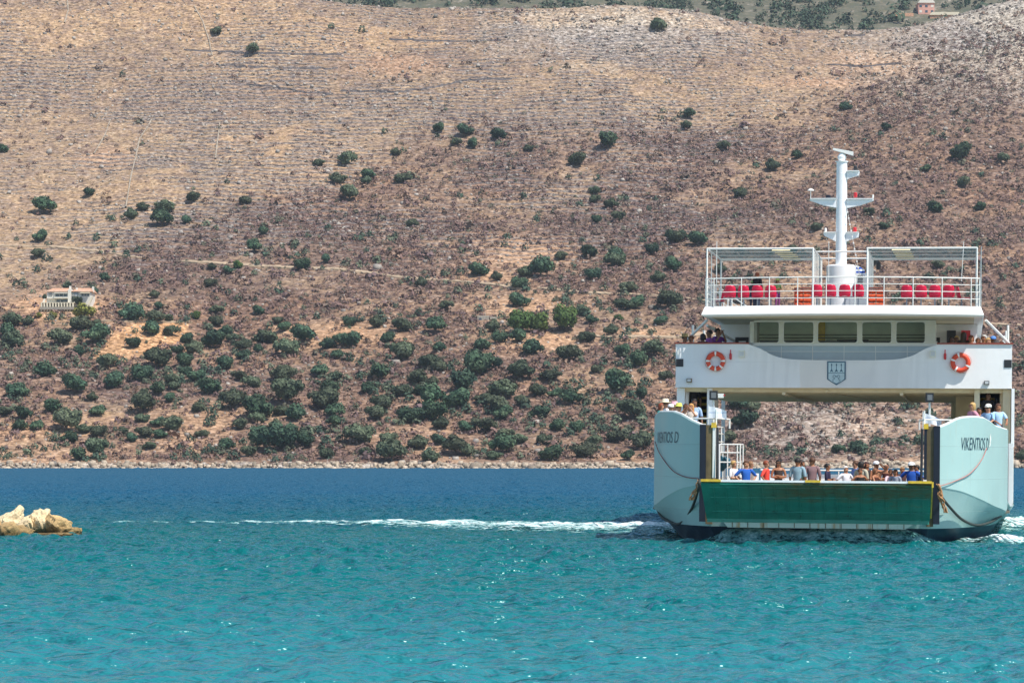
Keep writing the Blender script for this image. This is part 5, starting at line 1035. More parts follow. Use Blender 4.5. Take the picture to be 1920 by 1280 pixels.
# flags
t = NT('pale_flag'); P = t.pos(); sp = t.node('ShaderNodeSeparateXYZ', {0: P}); t.set(Base_Color=t.mix(t.ramp(t.math('ABSOLUTE', t.math('SUBTRACT', sp.outputs[2], .17)), [(0.012, 0.55), (0.03, 0.0)]), (0.85, 0.90, 0.96), (0.30, 0.45, 0.70)), Roughness=0.8); M_flag = t.m
t = NT('blue_white_flag'); P = t.pos(); sp = t.node('ShaderNodeSeparateXYZ', {0: P}); t.set(Base_Color=t.ramp(t.math('FRACT', t.math('MULTIPLY', sp.outputs[2], 6.5)), [(0.0, (0.01, 0.09, 0.50)), (0.5, (0.8, 0.85, 0.9))], 'CONSTANT'), Roughness=0.8); M_gflag = t.m
def flag(px, py, y, w, h, mat, label, droop=.1, pole_h=.7):
    x, z = L(px, py, y); e = empty('flag'); on_ship(e, x, y, z); tag(e, label, 'flag', 'small flags on the ferry'); rows = []
    for a in np.linspace(0, 1, 14): rows.append([(a*w, .05*math.sin(a*9+b*2)*a, b*h*(1-.25*a) - droop*a*a) for b in np.linspace(0, 1, 6)])
    m = MB(); m.grid(rows); o = m.build('cloth', mat, e, True); md = MB(); md.tube([(-.012, 0, -pole_h), (-.012, 0, h+.05)], .012, 6); md.build('pole', M_rail, e)
flag(1329, 783, -14.7, .58, .38, M_flag, 'small pale blue flag blowing on the left bow wing', .06); flag(1731, 793, -15.2, .58, .32, M_flag, 'small pale blue flag blowing on the right bow wing', .14); flag(1605, 512, 3.4, .34, .30, M_gflag, 'blue and white striped flag beside the mast foot', .12)
# ropes
def rope(name, pts, r, mat, label, cat='rope', group=None, sag=0):
    P = []
    for px, py, y in pts:
        if r < .03:   # a thin line lying on the wing's outer face
            sg = -1 if px < 1500 else 1; w_ = wing_at(sg, f_from_px(sg, px, 2.9)); q_ = wing_at(sg, f_from_px(sg, px, 2.9)+.4); tn = np.array([q_[0]-w_[0], q_[1]-w_[1]]); tn /= np.linalg.norm(tn)
            z = L(px, py, w_[1])[1]; P.append((sg*(w_[0]-tn[1]*-.05), w_[1]-abs(tn[0])*.05, z))
        else: x, z = L(px, py, y); P.append((x, y, z))
    P = cr(P, 8); m = MB(); m.tube([tuple(p) for p in P], r, 7); o = m.build(name, mat, None, True); o.matrix_world = SHIP; tag(o, label, cat, group); return o
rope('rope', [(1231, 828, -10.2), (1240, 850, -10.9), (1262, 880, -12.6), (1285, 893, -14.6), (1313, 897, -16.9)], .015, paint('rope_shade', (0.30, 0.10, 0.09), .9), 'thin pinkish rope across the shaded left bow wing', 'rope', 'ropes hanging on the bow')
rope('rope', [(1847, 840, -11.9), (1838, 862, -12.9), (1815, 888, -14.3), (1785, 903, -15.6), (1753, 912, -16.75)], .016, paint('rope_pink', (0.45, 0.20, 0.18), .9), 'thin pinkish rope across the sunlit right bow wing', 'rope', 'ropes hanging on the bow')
rope('hawser', [(1228, 925, -9.6), (1236, 962, -10.5), (1256, 978, -12.4), (1276, 980, -14.0), (1296, 955, -15.6), (1310, 915, -17.0), (1312, 898, -17.0)], .045, M_roped, 'thick dark hawser looping under the left bow wing', 'hawser', 'hawsers looping under the bow')
rope('hawser', [(1757, 910, -16.85), (1765, 930, -16.8), (1785, 955, -15.9), (1805, 974, -14.9), (1830, 984, -13.6), (1855, 979, -12.0), (1876, 967, -10.2)], .045, M_roped, 'thick dark hawser looping under the right bow wing', 'hawser', 'hawsers looping under the bow')
for (px, py, s, lab) in ((1312, 912, -1, 'frayed orange rope bundle at the left corner of the ramp'), (1757, 920, 1, 'frayed orange and red rope bundle at the right corner of the ramp')):
    m = MB(); rr = random.Random(px); x, z = L(px, py, -16.9)
    for k in range(8):
        a = [(x+rr.uniform(-.08, .08)+s*(.06 if j else 0)*j*.9, -16.9+rr.uniform(-.06, .06), z+.22-.13*j-(.05 if s > 0 else .0)*j) for j in range(6)]; m.tube([tuple(p) for p in cr(a, 4)], .018, 5)
    o = m.build('rope_bundle', M_rope, None, True); o.matrix_world = SHIP; tag(o, lab, 'rope bundle', 'rope bundles at the ramp corners')
# tarpaulin bundle in the cage
o = boulder('tarpaulin_bundle', (0, 0, 0), (.24, .3, .34), 31, paint('teal_tarpaulin', (0.015, 0.09, 0.13), .6, .4, 5)); x, z = L(1358, 868, -10.9); on_ship(o, x, -10.9, z); tag(o, 'dark teal tarpaulin bundle hanging in the white cage', 'tarpaulin')
o2 = MB().box((-.16, -.3, 0), (.16, .3, .9)).build('bollard_locker', M_blk); on_ship(o2, x, -10.9, 1.0); tag(o2, 'dark locker on deck under the teal bundle', 'locker')
# orange life vest hanging over the right side
# ------------------------------------------------------------------ people
M_skin = oc_paint('skin', 0.55); M_cloth = oc_paint('cloth', 0.85); M_hair = oc_paint('hair', 0.6); M_hat = oc_paint('hat_weave', 0.8)
M_sung = paint('dark_glasses', (0.01, 0.012, 0.016), 0.15); M_eye = paint('eye_dark', (0.02, 0.012, 0.01), 0.3)
def body(pose):
    """one continuous skinned figure 1.72 m tall facing -y; returns mesh and a bone name for every vertex"""
    bm = bmesh.new(); lay = bm.verts.layers.skin.verify(); V = {}; segs = []
    def v(name, co, r, parent=None, bone=None):
        p = bm.verts.new(co); p[lay].radius = (r, r); V[name] = p
        if parent: bm.edges.new((V[parent], p)); segs.append((Vector(V[parent].co), Vector(co), bone or name))
        return p
    v('pelvis', (0, 0, .95), .135); V['pelvis'][lay].use_root = True
    v('waist', (0, -.0, 1.10), .118, 'pelvis', 'torso'); v('chest', (0, .0, 1.27), .145, 'waist', 'torso'); v('sho', (0, .01, 1.41), .095, 'chest', 'torso')
    v('neck', (0, .0, 1.49), .052, 'sho', 'neck'); v('jaw', (0, -.012, 1.56), .066, 'neck', 'head'); v('skull', (0, -.0, 1.63), .088, 'jaw', 'head'); v('crown', (0, .008, 1.685), .062, 'skull', 'head')
    v('nose', (0, -.098, 1.605), .012, 'jaw', 'head')
    for s in (-1, 1):
        n = 'l' if s < 0 else 'r'; v('ear'+n, (s*.088, .005, 1.61), .016, 'jaw', 'head')
        v('hip'+n, (s*.095, 0, .90), .092, 'pelvis', 'leg')
        kn, an = (s*.10, -.015, .50), (s*.105, .01, .09)
        if pose == 'sit': kn, an = (s*.11, -.44, .93), (s*.11, -.46, .52)
        v('knee'+n, kn, .062, 'hip'+n, 'leg'); v('ankle'+n, an, .042, 'knee'+n, 'leg'); v('toe'+n, (an[0]+s*.02, an[1]-.15, an[2]-.05), .036, 'ankle'+n, 'foot')
        S = (s*.185, .0, 1.405); v('arm'+n, S, .056, 'sho', 'upperarm')
        E, W = {'down': ((s*.245, .02, 1.14), (s*.25, -.06, .90)), 'crossed': ((s*.25, -.02, 1.15), (-s*.02, -.21, 1.16+.03*s)), 'lean': ((s*.26, -.14, 1.20), (s*.16, -.36, 1.10)),
                'camera': ((s*.24, -.16, 1.30), (s*.06, -.20, 1.55)), 'hip': ((s*.36, .06, 1.20), (s*.20, -.06, 1.02)), 'sit': ((s*.24, -.05, 1.15), (s*.14, -.27, 1.05)),
                'one_up': ((s*.25, -.03, 1.15), (s*.22, -.24, 1.05)) if s < 0 else ((.34, -.12, 1.42), (.12, -.19, 1.60))}[pose]
        v('elbow'+n, E, .041, 'arm'+n, 'upperarm'); v('wrist'+n, W, .027, 'elbow'+n, 'forearm')
        d = (Vector(W)-Vector(E)).normalized(); side = d.cross(Vector((0, 0, 1))).normalized() if abs(d.z) < .9 else Vector((0, 1, 0)); up = side.cross(d)
        P = Vector(W)+d*.075; v('palm'+n, P, .033, 'wrist'+n, 'hand')
        for k, (o_, ln) in enumerate(((-.030, .072), (-.010, .085), (.010, .080), (.029, .062))):
            a = P+d*.02+side*o_*1.1; v(f'f{k}a{n}', a + d*.025, .0095, 'palm'+n, 'hand'); v(f'f{k}b{n}', a+d*(.025+ln*.55)-up*.012, .0088, f'f{k}a{n}', 'hand'); v(f'f{k}c{n}', a+d*(.015+ln*.9)-up*.034, .0078, f'f{k}b{n}', 'hand')
        T = Vector(W)+d*.045; v('t1'+n, T-side*.038*s, .011, 'palm'+n, 'hand'); v('t2'+n, T-side*.058*s+d*.03-up*.01, .0095, 't1'+n, 'hand')
    me = bpy.data.meshes.new('body'); bm.to_mesh(me); bm.free(); o = bpy.data.objects.new('tmp', me); C.objects.link(o)
    o.modifiers.new('s', 'SKIN'); sb = o.modifiers.new('ss', 'SUBSURF'); sb.levels = 1
    dg = bpy.context.evaluated_depsgraph_get(); me2 = bpy.data.meshes.new_from_object(o.evaluated_get(dg)); bpy.data.objects.remove(o); me2.name = 'body'
    co = np.empty(len(me2.vertices)*3); me2.vertices.foreach_get('co', co); co = co.reshape(-1, 3)
    A = np.array([a[:] for a, b, c in segs]); B = np.array([b[:] for a, b, c in segs]); AB = B-A
    tt = np.clip(((co[:, None]-A)*AB).sum(2)/(AB**2).sum(1), 0, 1); D = np.linalg.norm(co[:, None]-(A+AB*tt[..., None]), axis=2)
    # a torso is thick: favour it
    bias = np.array([.06 if c == 'torso' else (.05 if c == 'leg' else (.03 if c == 'head' else 0)) for a, b, c in segs]); bone = np.array([c for a, b, c in segs])[np.argmin(D-bias, 1)]
    tor = np.isin(bone, ['torso']); co[tor, 1] *= .80; co[tor, 0] *= 1.08; hd = bone == 'head'; co[hd, 0] *= .92; co[hd] = (co[hd]-np.array([0, 0, 1.54]))*1.10+np.array([0, 0, 1.54])
    me2.vertices.foreach_set('co', co.ravel()); me2.polygons.foreach_set('use_smooth', [True]*len(me2.polygons)); me2.materials.clear(); me2.materials.append(M_skin); me2.update()
    return me2, co, bone
def garment(bd, bones, off, name, zlim=None, extra=None):
    me, co, bone = bd; keep = np.isin(bone, bones); nrm = np.empty(len(me.vertices)*3); me.vertices.foreach_get('normal', nrm); nrm = nrm.reshape(-1, 3); c2 = co+nrm*off
    if zlim: keep &= (co[:, 2] > zlim[0]) & (co[:, 2] < zlim[1])
    if extra: keep |= extra(co, bone)
    fs = [tuple(p.vertices) for p in me.polygons if sum(keep[i] for i in p.vertices) >= len(p.vertices)-1]; used = sorted({i for f in fs for i in f}); mp = {i: k for k, i in enumerate(used)}
    g = bpy.data.meshes.new(name); g.from_pydata([c2[i] for i in used], [], [tuple(mp[i] for i in f) for f in fs]); g.materials.append(M_cloth); g.polygons.foreach_set('use_smooth', [True]*len(g.polygons)); return g
POSE = {}
for ps in ('down', 'crossed', 'lean', 'camera', 'hip', 'sit', 'one_up'):
    bd = body(ps)
    POSE[ps] = dict(body=bd[0], shirt=garment(bd, ['torso', 'upperarm'], .014, 'shirt', (.96, 1.46), lambda c, b: (b == 'torso') & (c[:, 2] > .90) & (c[:, 2] < 1.44)),
        vest=garment(bd, ['torso'], .012, 'vest', (.90, 1.43)), trousers=garment(bd, ['leg'], .012, 'trousers', None, lambda c, b: (b == 'torso') & (c[:, 2] < .99)),
        jacket=garment(bd, ['torso', 'upperarm', 'forearm'], .020, 'jacket', (.86, 1.47)), shoes=garment(bd, ['foot'], .010, 'shoes'))
def hair_mesh(kind):
    rows = []; n = 18
    for i in range(9):
        a = math.pi/2 * (1 - i/8*({'short': 1.25, 'long': 1.25, 'bob': 1.35, 'bald': .2}[kind]))
        rows.append([(0,0,0)]*n)
        for k in range(n):
            b = 2*math.pi*k/n; fr = max(0, -math.sin(b)); aa = max(a, .42*fr**.5+.05 if fr > .35 else -9) if a < .6 else a
            r = .098*(1+.05*math.sin(b*5+i)); x = r*.94*math.cos(aa)*math.cos(b); y = r*1.08*math.cos(aa)*math.sin(b)+.012; z = 1.638+r*.98*math.sin(aa)
            if kind in ('long', 'bob') and i >= 6 and fr < .35: q = (i-5)*({'long': .085, 'bob': .035}[kind]); z = 1.62-q; y = y*(.9)+.01; x *= .98+.05*math.sin(b*7+i)
            rows[-1][k] = (x, y, z)
    m = MB(); m.grid(rows, close=True); m.v = [(a*1.1, b*1.1, 1.54+(c-1.54)*1.1) for a, b, c in m.v]; me = m.mesh('hair', M_hair, True); return me
HAIR = {k: hair_mesh(k) for k in ('short', 'long', 'bob')}
def hat_mesh(kind):
    m = MB()
    if kind == 'brim': m.lathe([(.175, 0), (.17, .012), (.105, .018), (.10, .09), (.075, .118), (.02, .105)], (0, .0, 1.655), 20); 
    else:
        m.lathe([(.104, -.01), (.106, .03), (.09, .075), (.05, .10), (.01, .108)], (0, .005, 1.655), 18); m.prism([(-.07, -.08), (.07, -.08), (.06, -.165), (.02, -.19), (-.02, -.19), (-.06, -.165)], 1.652, 1.662, 0, 'z')
    m.v = [(a*1.1, b*1.1, 1.54+(c-1.54)*1.1) for a, b, c in m.v]; return m.mesh('hat', M_hat, True)
HAT = {k: hat_mesh(k) for k in ('brim', 'cap')}
m = MB(); m.box((-.07, -.098, 1.612), (-.008, -.083, 1.645)); m.box((.008, -.098, 1.612), (.07, -.083, 1.645)); m.box((-.01, -.097, 1.634), (.01, -.09, 1.640)); m.v = [(a*1.1, b*1.1, 1.54+(c-1.54)*1.1) for a, b, c in m.v]; GLS = m.mesh('sunglasses', M_sung)
m = MB(); [m.lathe([(.004, -.006), (.011, 0), (.004, .006)], (s*.032, -.083, 1.628), 8) for s in (-1, 1)]; m.box((-.022, -.087, 1.562), (.022, -.078, 1.568)); m.v = [(a*1.1, b*1.1, 1.54+(c-1.54)*1.1) for a, b, c in m.v]; FACE = m.mesh('face_features', M_eye)
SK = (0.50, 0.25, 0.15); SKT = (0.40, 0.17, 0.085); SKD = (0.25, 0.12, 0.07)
BLK = (.012, .009, .008); BRN = (.09, .035, .015); BLD = (.55, .34, .12); GRY = (.42, .40, .37); AUB = (.25, .05, .015)
def person(px, top, y, floor, label, group, pose='down', face=0, hair='short', hc=BRN, top_c=(.8, .8, .8), wear='shirt', leg_c=(.04, .05, .09), hat=None, hat_c=(.8, .75, .55), sun=False, skin=SK, hgt=None, wide=1.0):
    x, zt = L(px, top, y); hat_h = .06 if hat == 'brim' else (.04 if hat else .0); base = 1.735 + hat_h; H_ = zt-floor if floor is not None else 1.72
    sc = H_/base; 
    if pose == 'sit' and floor is not None: sc = (zt-floor)/(base-.50)
    if sc > 1.12 or sc < .5: sc = max(.6, min(1.12, sc))
    z0 = zt-base*sc
    e = empty('person'); on_ship(e, x, y, z0, R(face), (sc*wide, sc, sc)); tag(e, label, 'person', group); P = POSE[pose]
    def pt(nm, me, col=None):
        o = obj(nm, me, e)
        if col: o.color = (*col, 1)
    pt('body', P['body'], skin); pt('trousers', P['trousers'], leg_c); pt('shoes', P['shoes'], (.05, .04, .04))
    if wear: pt('shirt' if wear != 'jacket' else 'jacket', P[wear], top_c)
    if hair: pt('hair', HAIR[hair], hc)
    if hat: pt('hat' if hat == 'brim' else 'cap', HAT[hat], hat_c)
    pt('sunglasses', GLS) if sun else pt('face_features', FACE)
G1 = 'passengers standing on the car deck behind the ramp'; D = 1.0
# car deck, left to right.  face: 0 looks at the camera, + turns towards the right of the photo
person(1376, 864, -13.5, D, 'blonde person in a white polo shirt, leftmost behind the ramp', G1, 'crossed', 60, 'short', BLD, (.85, .82, .82), leg_c=(.3, .3, .35))
person(1408, 865, -12.0, D, 'brown haired person half hidden behind the man in the blue polo shirt', G1, 'down', 90, 'short', (.25, .12, .05), (.35, .30, .27))
person(1399, 864, -13.8, D, 'man in a bright blue polo shirt beside the white cage', G1, 'hip', 25, 'short', BRN, (.015, .12, .52), wide=1.1)
person(1437, 864, -13.4, D, 'person with curly auburn hair in a red shirt', G1, 'hip', 75, 'short', AUB, (.78, .06, .04))
person(1460, 862, -13.2, D, 'woman with long dark hair, mirrored sunglasses and folded bare arms', G1, 'crossed', 10, 'long', BLK, (.05, .03, .025), 'vest', sun=True, skin=SKT)
person(1504, 863, -12.0, D, 'dark haired person in a black and green top behind the man in grey blue', G1, 'down', 60, 'short', BLK, (.02, .08, .05), skin=SKT)
person(1496, 859, -13.2, D, 'man in a pale grey blue shirt seen from behind', G1, 'down', 165, 'short', BLK, (.28, .42, .50), skin=SKT, wide=1.08)
person(1523, 858, -13.0, D, 'man in a mauve shirt with a bag strap seen from behind', G1, 'down', 190, 'short', BRN, (.25, .15, .16), skin=SKT, wide=1.05)
person(1552, 869, -13.3, D, 'person with dark hair tied back in a navy top', G1, 'crossed', 80, 'short', BLK, (.02, .015, .05), skin=SKT)
person(1586, 874, -13.2, D, 'grey haired person in a plain white top near the middle of the ramp', G1, 'hip', 30, 'short', (.7, .68, .65), (.85, .83, .88), skin=SK)
person(1604, 864, -11.6, D, 'man in a blue striped shirt at the left of the crowd', G1, 'down', -60, 'short', BRN, (.20, .28, .60))
person(1615, 865, -12.4, D, 'person with bushy black hair in beige seen from behind', G1, 'down', 150, 'bob', BLK, (.50, .47, .36), wide=1.1)
person(1613, 878, -13.6, D, 'child with brown hair in a black top in front of the crowd', G1, 'hip', 20, 'short', BRN, (.02, .02, .02), 'vest', skin=SKT)
person(1625, 866, -11.8, D, 'long haired person in black behind the crowd', G1, 'down', 40, 'long', (.06, .02, .015), (.03, .025, .03), skin=SKT)
person(1643, 864, -12.2, D, 'bare shouldered person in a white cap with an arm lifted', G1, 'one_up', 30, 'short', BRN, (.35, .18, .10), 'vest', hat='cap', hat_c=(.85, .85, .85), skin=SKT)
person(1641, 878, -13.6, D, 'woman with brown hair and bare shoulders leaning in the front of the crowd', G1, 'lean', 60, 'bob', (.20, .08, .03), (.10, .03, .02), 'vest', skin=SKT)
person(1662, 869, -12.4, D, 'bald tanned person in sunglasses right of the white cap', G1, 'crossed', -10, None, BRN, (.10, .03, .03), 'vest', sun=True, skin=SKT)
person(1670, 880, -13.3, D, 'small person in a white and pink top in the front row', G1, 'lean', 20, 'short', BRN, (.75, .55, .60), skin=SKT)
person(1679, 880, -13.7, D, 'child with brown hair and a grey striped top in the front row', G1, 'crossed', -10, 'bob', BRN, (.30, .33, .42), skin=SKT)
person(1692, 876, -12.4, D, 'fair haired person in dark clothes left of the royal blue man', G1, 'lean', 10, 'short', (.35, .18, .07), (.10, .04, .04), skin=SKT)
person(1709, 866, -13.4, D, 'man in royal blue polo shirt and white cap at right end of the ramp', G1, 'hip', -5, 'short', BRN, (.015, .10, .50), hat='cap', hat_c=(.85, .85, .85), skin=SKD, wide=1.15)
person(1719, 872, -12.6, D, 'person in dark blue at the right pillar of the ramp', G1, 'down', -40, 'short', BLK, (.015, .05, .22), skin=SKT)
# left wing
G2 = 'passengers crowded on the left bow wing'; D = 2.88
person(1240, 756, -9.3, D, 'auburn haired person in a teal top at the outer end of the left wing', G2, 'lean', 65, 'bob', AUB, (.01, .22, .20))
person(1248, 747, -8.6, D, 'person in a cream straw hat and white shirt on the left wing', G2, 'down', 120, 'short', BRN, (.85, .80, .82), hat='brim', hat_c=(.80, .70, .50))
person(1258, 757, -9.2, D, 'person in a white cap bending forward on the left wing', G2, 'lean', 20, 'short', BRN, (.8, .78, .8), hat='cap', hat_c=(.85, .82, .82))
person(1265, 752, -7.6, D, 'person in a pink hat behind the others on the left wing', G2, 'down', 30, 'short', BRN, (.8, .75, .78), hat='brim', hat_c=(.80, .42, .48))
person(1273, 755, -9.9, D, 'person in a yellow green sun hat and pale shirt on the left wing', G2, 'lean', 40, 'short', BRN, (.78, .80, .92), hat='brim', hat_c=(.62, .66, .12), wide=.95)
person(1286, 757, -10.6, D, 'dark haired person in sunglasses on the left wing', G2, 'camera', 10, 'bob', (.05, .02, .015), (.06, .04, .05), sun=True, skin=SKT)
person(1296, 757, -11.2, D, 'golden haired woman holding a camera to her face on the left wing', G2, 'camera', -15, 'long', (.55, .28, .08), (.80, .70, .62), skin=SK)
person(1302, 748, -4.0, D, 'man in a light blue shirt at the foot of the left stairs', G2, 'down', 15, 'short', BLK, (.35, .50, .70), skin=SKD)
person(1300, 716, 1.4, 3.6, 'person in dark shorts coming down the left stairs', G2, 'down', 5, 'short', BLK, (.03, .03, .04), skin=SKD)
# right wing
G3 = 'passengers on the right bow wing'
person(1823, 755, -9.8, D, 'blonde woman in a pink flowered top on the right wing', G3, 'hip', -60, 'bob', BLD, (.62, .28, .36), skin=SK, wide=1.05)
person(1836, 764, -8.6, D, 'small dark haired person half hidden beside the blonde woman', G3, 'lean', 0, 'short', BLK, (.35, .16, .09), skin=SKT)
person(1853, 757, -9.4, D, 'person in a white cap and pale blue shirt on the right wing', G3, 'lean', -25, 'short', BRN, (.32, .55, .78), hat='cap', hat_c=(.88, .86, .78), sun=True, skin=SK)
person(1872, 757, -9.2, D, 'man with brown hair leaning an arm on the right wing rail', G3, 'lean', 20, 'short', BRN, (.45, .65, .85), skin=SKT)
person(1853, 735, .9, 3.3, 'dark figure in the right stair opening', G3, 'down', 20, 'short', BLK, (.02, .02, .025), skin=SKD)
# bridge deck left
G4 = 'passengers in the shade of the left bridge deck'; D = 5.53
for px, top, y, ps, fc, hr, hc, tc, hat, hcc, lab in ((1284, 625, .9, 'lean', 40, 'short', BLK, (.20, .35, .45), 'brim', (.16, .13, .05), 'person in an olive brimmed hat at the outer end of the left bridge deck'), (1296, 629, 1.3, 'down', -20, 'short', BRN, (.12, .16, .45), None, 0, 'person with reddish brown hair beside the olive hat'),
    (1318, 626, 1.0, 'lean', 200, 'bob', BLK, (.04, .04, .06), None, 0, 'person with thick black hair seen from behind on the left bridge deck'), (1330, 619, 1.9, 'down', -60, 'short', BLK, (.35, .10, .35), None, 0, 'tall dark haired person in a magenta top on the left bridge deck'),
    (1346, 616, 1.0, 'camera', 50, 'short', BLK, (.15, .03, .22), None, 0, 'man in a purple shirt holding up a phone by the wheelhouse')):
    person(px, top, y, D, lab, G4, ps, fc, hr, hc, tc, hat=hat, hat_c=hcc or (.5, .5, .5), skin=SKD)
G5 = 'passengers on the right bridge deck'
for px, top, y, ps, fc, hr, hc, tc, hat, hcc, sk, lab in ((1784, 631, 2.4, 'down', 30, 'bob', BLK, (.02, .05, .10), None, 0, SKD, 'person in dark blue, leftmost on the right bridge deck'), (1794, 630, 2.0, 'lean', -20, 'short', BLD, (.30, .20, .12), None, 0, SKD, 'fair haired person beside the dark blue figure'),
    (1807, 623, 1.0, 'down', 170, 'long', (.06, .03, .012), (.05, .03, .02), None, 0, SKD, 'long brown haired person seen from behind on the right bridge deck'), (1821, 629, .8, 'down', -10, 'bob', (.20, .06, .02), (.85, .80, .85), None, 0, SKT, 'brown haired woman in white facing the camera on the right bridge deck'),
    (1834, 634, 1.2, 'lean', 10, 'short', BRN, (.05, .45, .35), None, 0, SKT, 'short person in a turquoise top at the cap rail'), (1845, 628, 1.0, 'lean', -30, 'short', GRY, (.30, .10, .12), None, 0, SKT, 'person with grey curls and a dark red top'),
    (1853, 634, .8, 'lean', 15, 'bob', BLD, (.60, .10, .08), None, 0, SK, 'blonde person in red leaning on the cap rail'), (1862, 630, 1.5, 'down', 0, 'short', BLK, (.06, .10, .30), 'cap', (.10, .25, .60), SKT, 'person in a blue cap on the right bridge deck'),
    (1868, 637, .8, 'lean', -15, 'short', AUB, (.45, .12, .10), 'brim', (.05, .04, .04), SKT, 'person in a dark brimmed hat near the corner of the bridge deck'), (1878, 640, 1.3, 'lean', 20, 'short', BRN, (.62, .30, .12), None, 0, SKT, 'person in an orange brown top at the corner of the bridge deck')):
    person(px, top, y, D, lab, G5, ps, fc, hr, hc, tc, hat=hat, hat_c=hcc or (.5, .5, .5), skin=sk)
# upper deck
G6 = 'people on the upper deck'; D = zB+.01
person(1420, 511, 1.0, D, 'person in a black jacket standing behind the left row of red seats', G6, 'down', 150, 'short', (.20, .05, .02), (.01, .01, .012), 'jacket', skin=SKT)
person(1411, 526, 1.1, D, 'child in a green brimmed hat beside the person in black', G6, 'down', 160, 'short', BRN, (.05, .05, .06), hat='brim', hat_c=(.25, .42, .18), skin=SKT)
person(1458, 522, .9, D, 'woman in an olive green hat and top right of the left seat row', G6, 'crossed', 40, 'bob', BRN, (.20, .28, .10), leg_c=(.25, .06, .20), hat='brim', hat_c=(.32, .36, .10), skin=SKT)
# wheelhouse helmsman seen dimly behind the middle window is not distinguishable: left out
# ------------------------------------------------------------------ foam of the wake and the bow wave
t = NT('sea_foam'); P = t.pos(); a = t.attr('dens'); n1 = t.noise(2.6, 6, 0.72, t.scalevec(P, (0.55, 1.0, 1))); n2 = t.noise(9, 3, .6)
k = t.math('ADD', t.math('ADD', t.math('MULTIPLY', a.outputs['Fac'], 0.95), t.math('MULTIPLY', t.math('SUBTRACT', n1, .5), 2.9)), t.math('MULTIPLY', t.math('SUBTRACT', n2, .5), 1.1))
al = t.ramp(k, [(0.36, 0.0), (0.60, 0.55), (0.90, 1.0)]); t.set(Base_Color=t.ramp(k, [(0.45, (0.10, 0.50, 0.50)), (0.75, (0.62, 0.82, 0.80)), (0.95, (0.88, 0.92, 0.92))]), Roughness=0.8, Alpha=al); M_foam = t.m
def foam(name, pts, label, hgt=.12, seed=1, nr=22, lift=0.05, local=False, dens=1.0):
    """pts: x, y, half width along the camera axis, density"""
    P_ = cr(pts, 30); r = np.random.default_rng(seed); V = []; A = []; n = nr
    for i, (x, y, w, d) in enumerate(P_):
        for j in range(n+1):
            s = 2*j/n-1; e = 1-s*s; xx = x + .15*math.sin(i*.7+j); yy = y+s*w; b = float(fbm(np.array([xx*1.3+seed]), np.array([yy*.9]), 4)[0])+.5
            V.append((xx, yy, lift-.10+hgt*e*(0.4+1.5*b)*d)); A.append(max(0, e*d*dens*(.55+.6*b)))
    m_ = len(P_); ii = np.arange(m_*(n+1)).reshape(m_, n+1); F_ = np.stack([ii[:-1, :-1], ii[1:, :-1], ii[1:, 1:], ii[:-1, 1:]], -1).reshape(-1, 4)
    o = obj(name, fast_mesh(name, V, F_, M_foam, True, {'dens': A})); tag(o, label, 'foam', None, 'stuff'); return o
def sea_at(px, py): d = CAM_H*FOC/(py-HZ); return (px-960)/FOC*d, d
def fp(px, py, w, d): x, y = sea_at(px, py); return (x, y, w, d)
foam('wake_foam', [fp(150, 981, 2.2, .42), fp(300, 982, 2.6, .52), fp(420, 983, 3, .58), fp(560, 983, 3.8, .66), fp(700, 985, 5.5, .75), fp(860, 988, 7.5, .95), fp(1000, 991, 8, 1.0), fp(1130, 993, 7.5, 1.05), fp(1230, 994, 6.6, 1.1), fp(1290, 996, 5.2, 1.1), fp(1340, 997, 4.0, 1.0)], 'white wake streak running across the water to the left of the ferry', .24, 3, dens=.92)
foam('wake_foam', [fp(1000, 1003, 2.5, .15), fp(1100, 1006, 3.5, .35), fp(1200, 1008, 3.2, .4), fp(1290, 1010, 2.2, .3)], 'thin broken foam under the main wake streak', .1, 5)
foam('wake_foam', [fp(1868, 1000, 4, .5), fp(1900, 993, 7, .9), fp(1960, 990, 9, .9), fp(2050, 992, 8, .7)], 'white water churning behind the right side of the ferry', .4, 7)
foam('bow_foam', [fp(1780, 1018, 1.2, .25), fp(1835, 1020, 1.8, .8), fp(1880, 1022, 2.4, 1.1), fp(1930, 1023, 2.8, 1.0), fp(2010, 1024, 2.8, .8)], 'bright foam thrown off the right bow', .28, 9)
foam('bow_foam', [fp(1720, 1029, .5, .2), fp(1750, 1030, .8, .7), fp(1790, 1032, .8, .6), fp(1830, 1034, .5, .2)], 'small detached foam patch before the right bow', .06, 11)
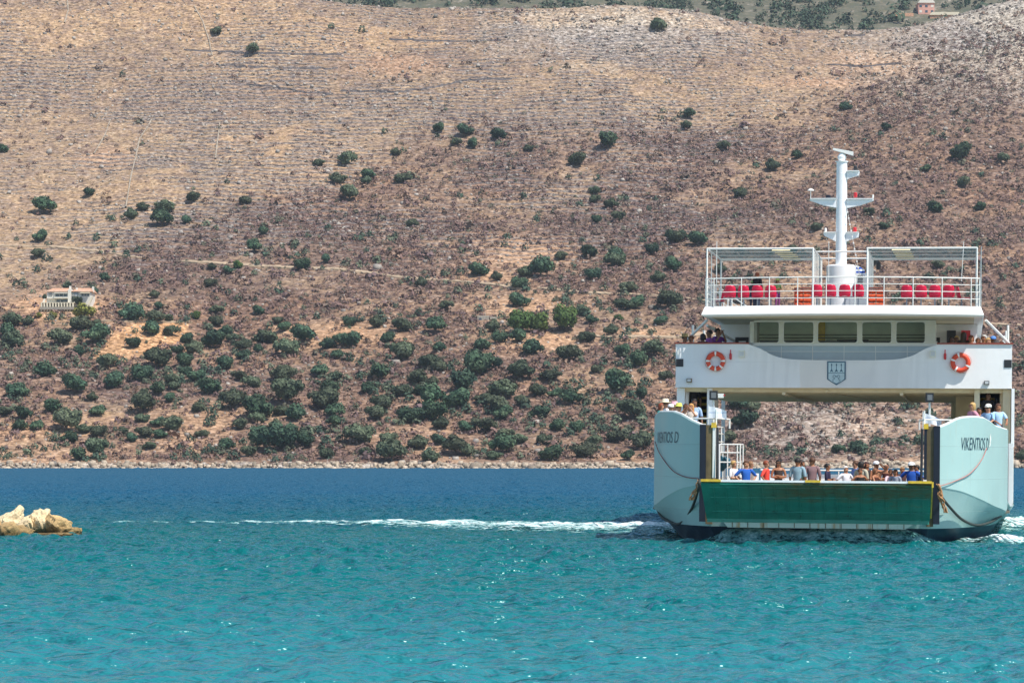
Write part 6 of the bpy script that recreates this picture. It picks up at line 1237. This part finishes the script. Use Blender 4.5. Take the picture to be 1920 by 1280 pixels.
# the bow wave pushed up before the hull
t = NT('bow_spray'); P = t.pos(); a = t.attr('dens'); n1 = t.noise(3.0, 6, 0.75); n2 = t.noise(11, 3, .6)
k = t.math('ADD', t.math('ADD', t.math('MULTIPLY', a.outputs['Fac'], 1.1), t.math('MULTIPLY', t.math('SUBTRACT', n1, .5), 2.0)), t.math('MULTIPLY', t.math('SUBTRACT', n2, .5), .8))
t.set(Base_Color=t.ramp(k, [(0.35, (0.03, 0.26, 0.26)), (0.7, (0.28, 0.55, 0.54)), (1.0, (0.65, 0.80, 0.80))]), Roughness=0.7, Alpha=t.ramp(k, [(0.2, 0.0), (0.5, 0.6), (0.9, 0.9)])); M_spray = t.m
def bow_wave():
    r = np.random.default_rng(13); V = []; A = []; nx_, ny_ = 240, 26
    for i in range(nx_+1):
        x = -5.0+10.4*i/nx_; u_ = (x-.2)/4.9; yb = -16.2+2.6*max(0, abs(x)-3.0)**1.25; hh = .58*max(0, 1-abs(u_)**3)*(.6+.9*(float(fbm(np.array([x*1.4]), np.array([1.0]), 4)[0])+.5)) + .06
        for j in range(ny_+1):
            s = j/ny_; yy = yb-2.6*s*(1-.45*abs(u_)); b = float(fbm(np.array([x*2.3]), np.array([yy*2.3]), 4)[0])
            prof = (1-s)**1.6*(1-.15*s)+.0; V.append((x, yy+.18*b, -.08+hh*prof+.16*b*(1-s)*(1-abs(u_)**4)+.02)); A.append(max(0, (.62-.30*s)*(1-abs(u_)**5)*(.7+.7*(b+.5))))
    ii = np.arange((nx_+1)*(ny_+1)).reshape(nx_+1, ny_+1); F_ = np.stack([ii[:-1, :-1], ii[1:, :-1], ii[1:, 1:], ii[:-1, 1:]], -1).reshape(-1, 4)
    o = obj('bow_wave', fast_mesh('bow_wave', V, F_, M_spray, True, {'dens': A})); o.matrix_world = SHIP; tag(o, 'foaming wave pushed up in front of the dark hull', 'bow wave', None, 'stuff')
bow_wave()
# ------------------------------------------------------------------ the air between
hz = MB().box((-1200, -40, -10.5), (1200, 2200, 420)).build('haze', None if False else paint('haze_air', (1, 1, 1))); tag(hz, 'thin pale summer haze over the water and hills', 'haze', None, 'stuff')
t = NT('haze_air_volume'); t.n.remove(t.b); pv = t.node('ShaderNodeVolumePrincipled', {'Color': (0.72, 0.86, 1.0, 1), 'Density': 0.0001, 'Anisotropy': 0.2}); t.l.new(pv.outputs[0], t.out.inputs['Volume']); hz.data.materials.clear(); hz.data.materials.append(t.m)
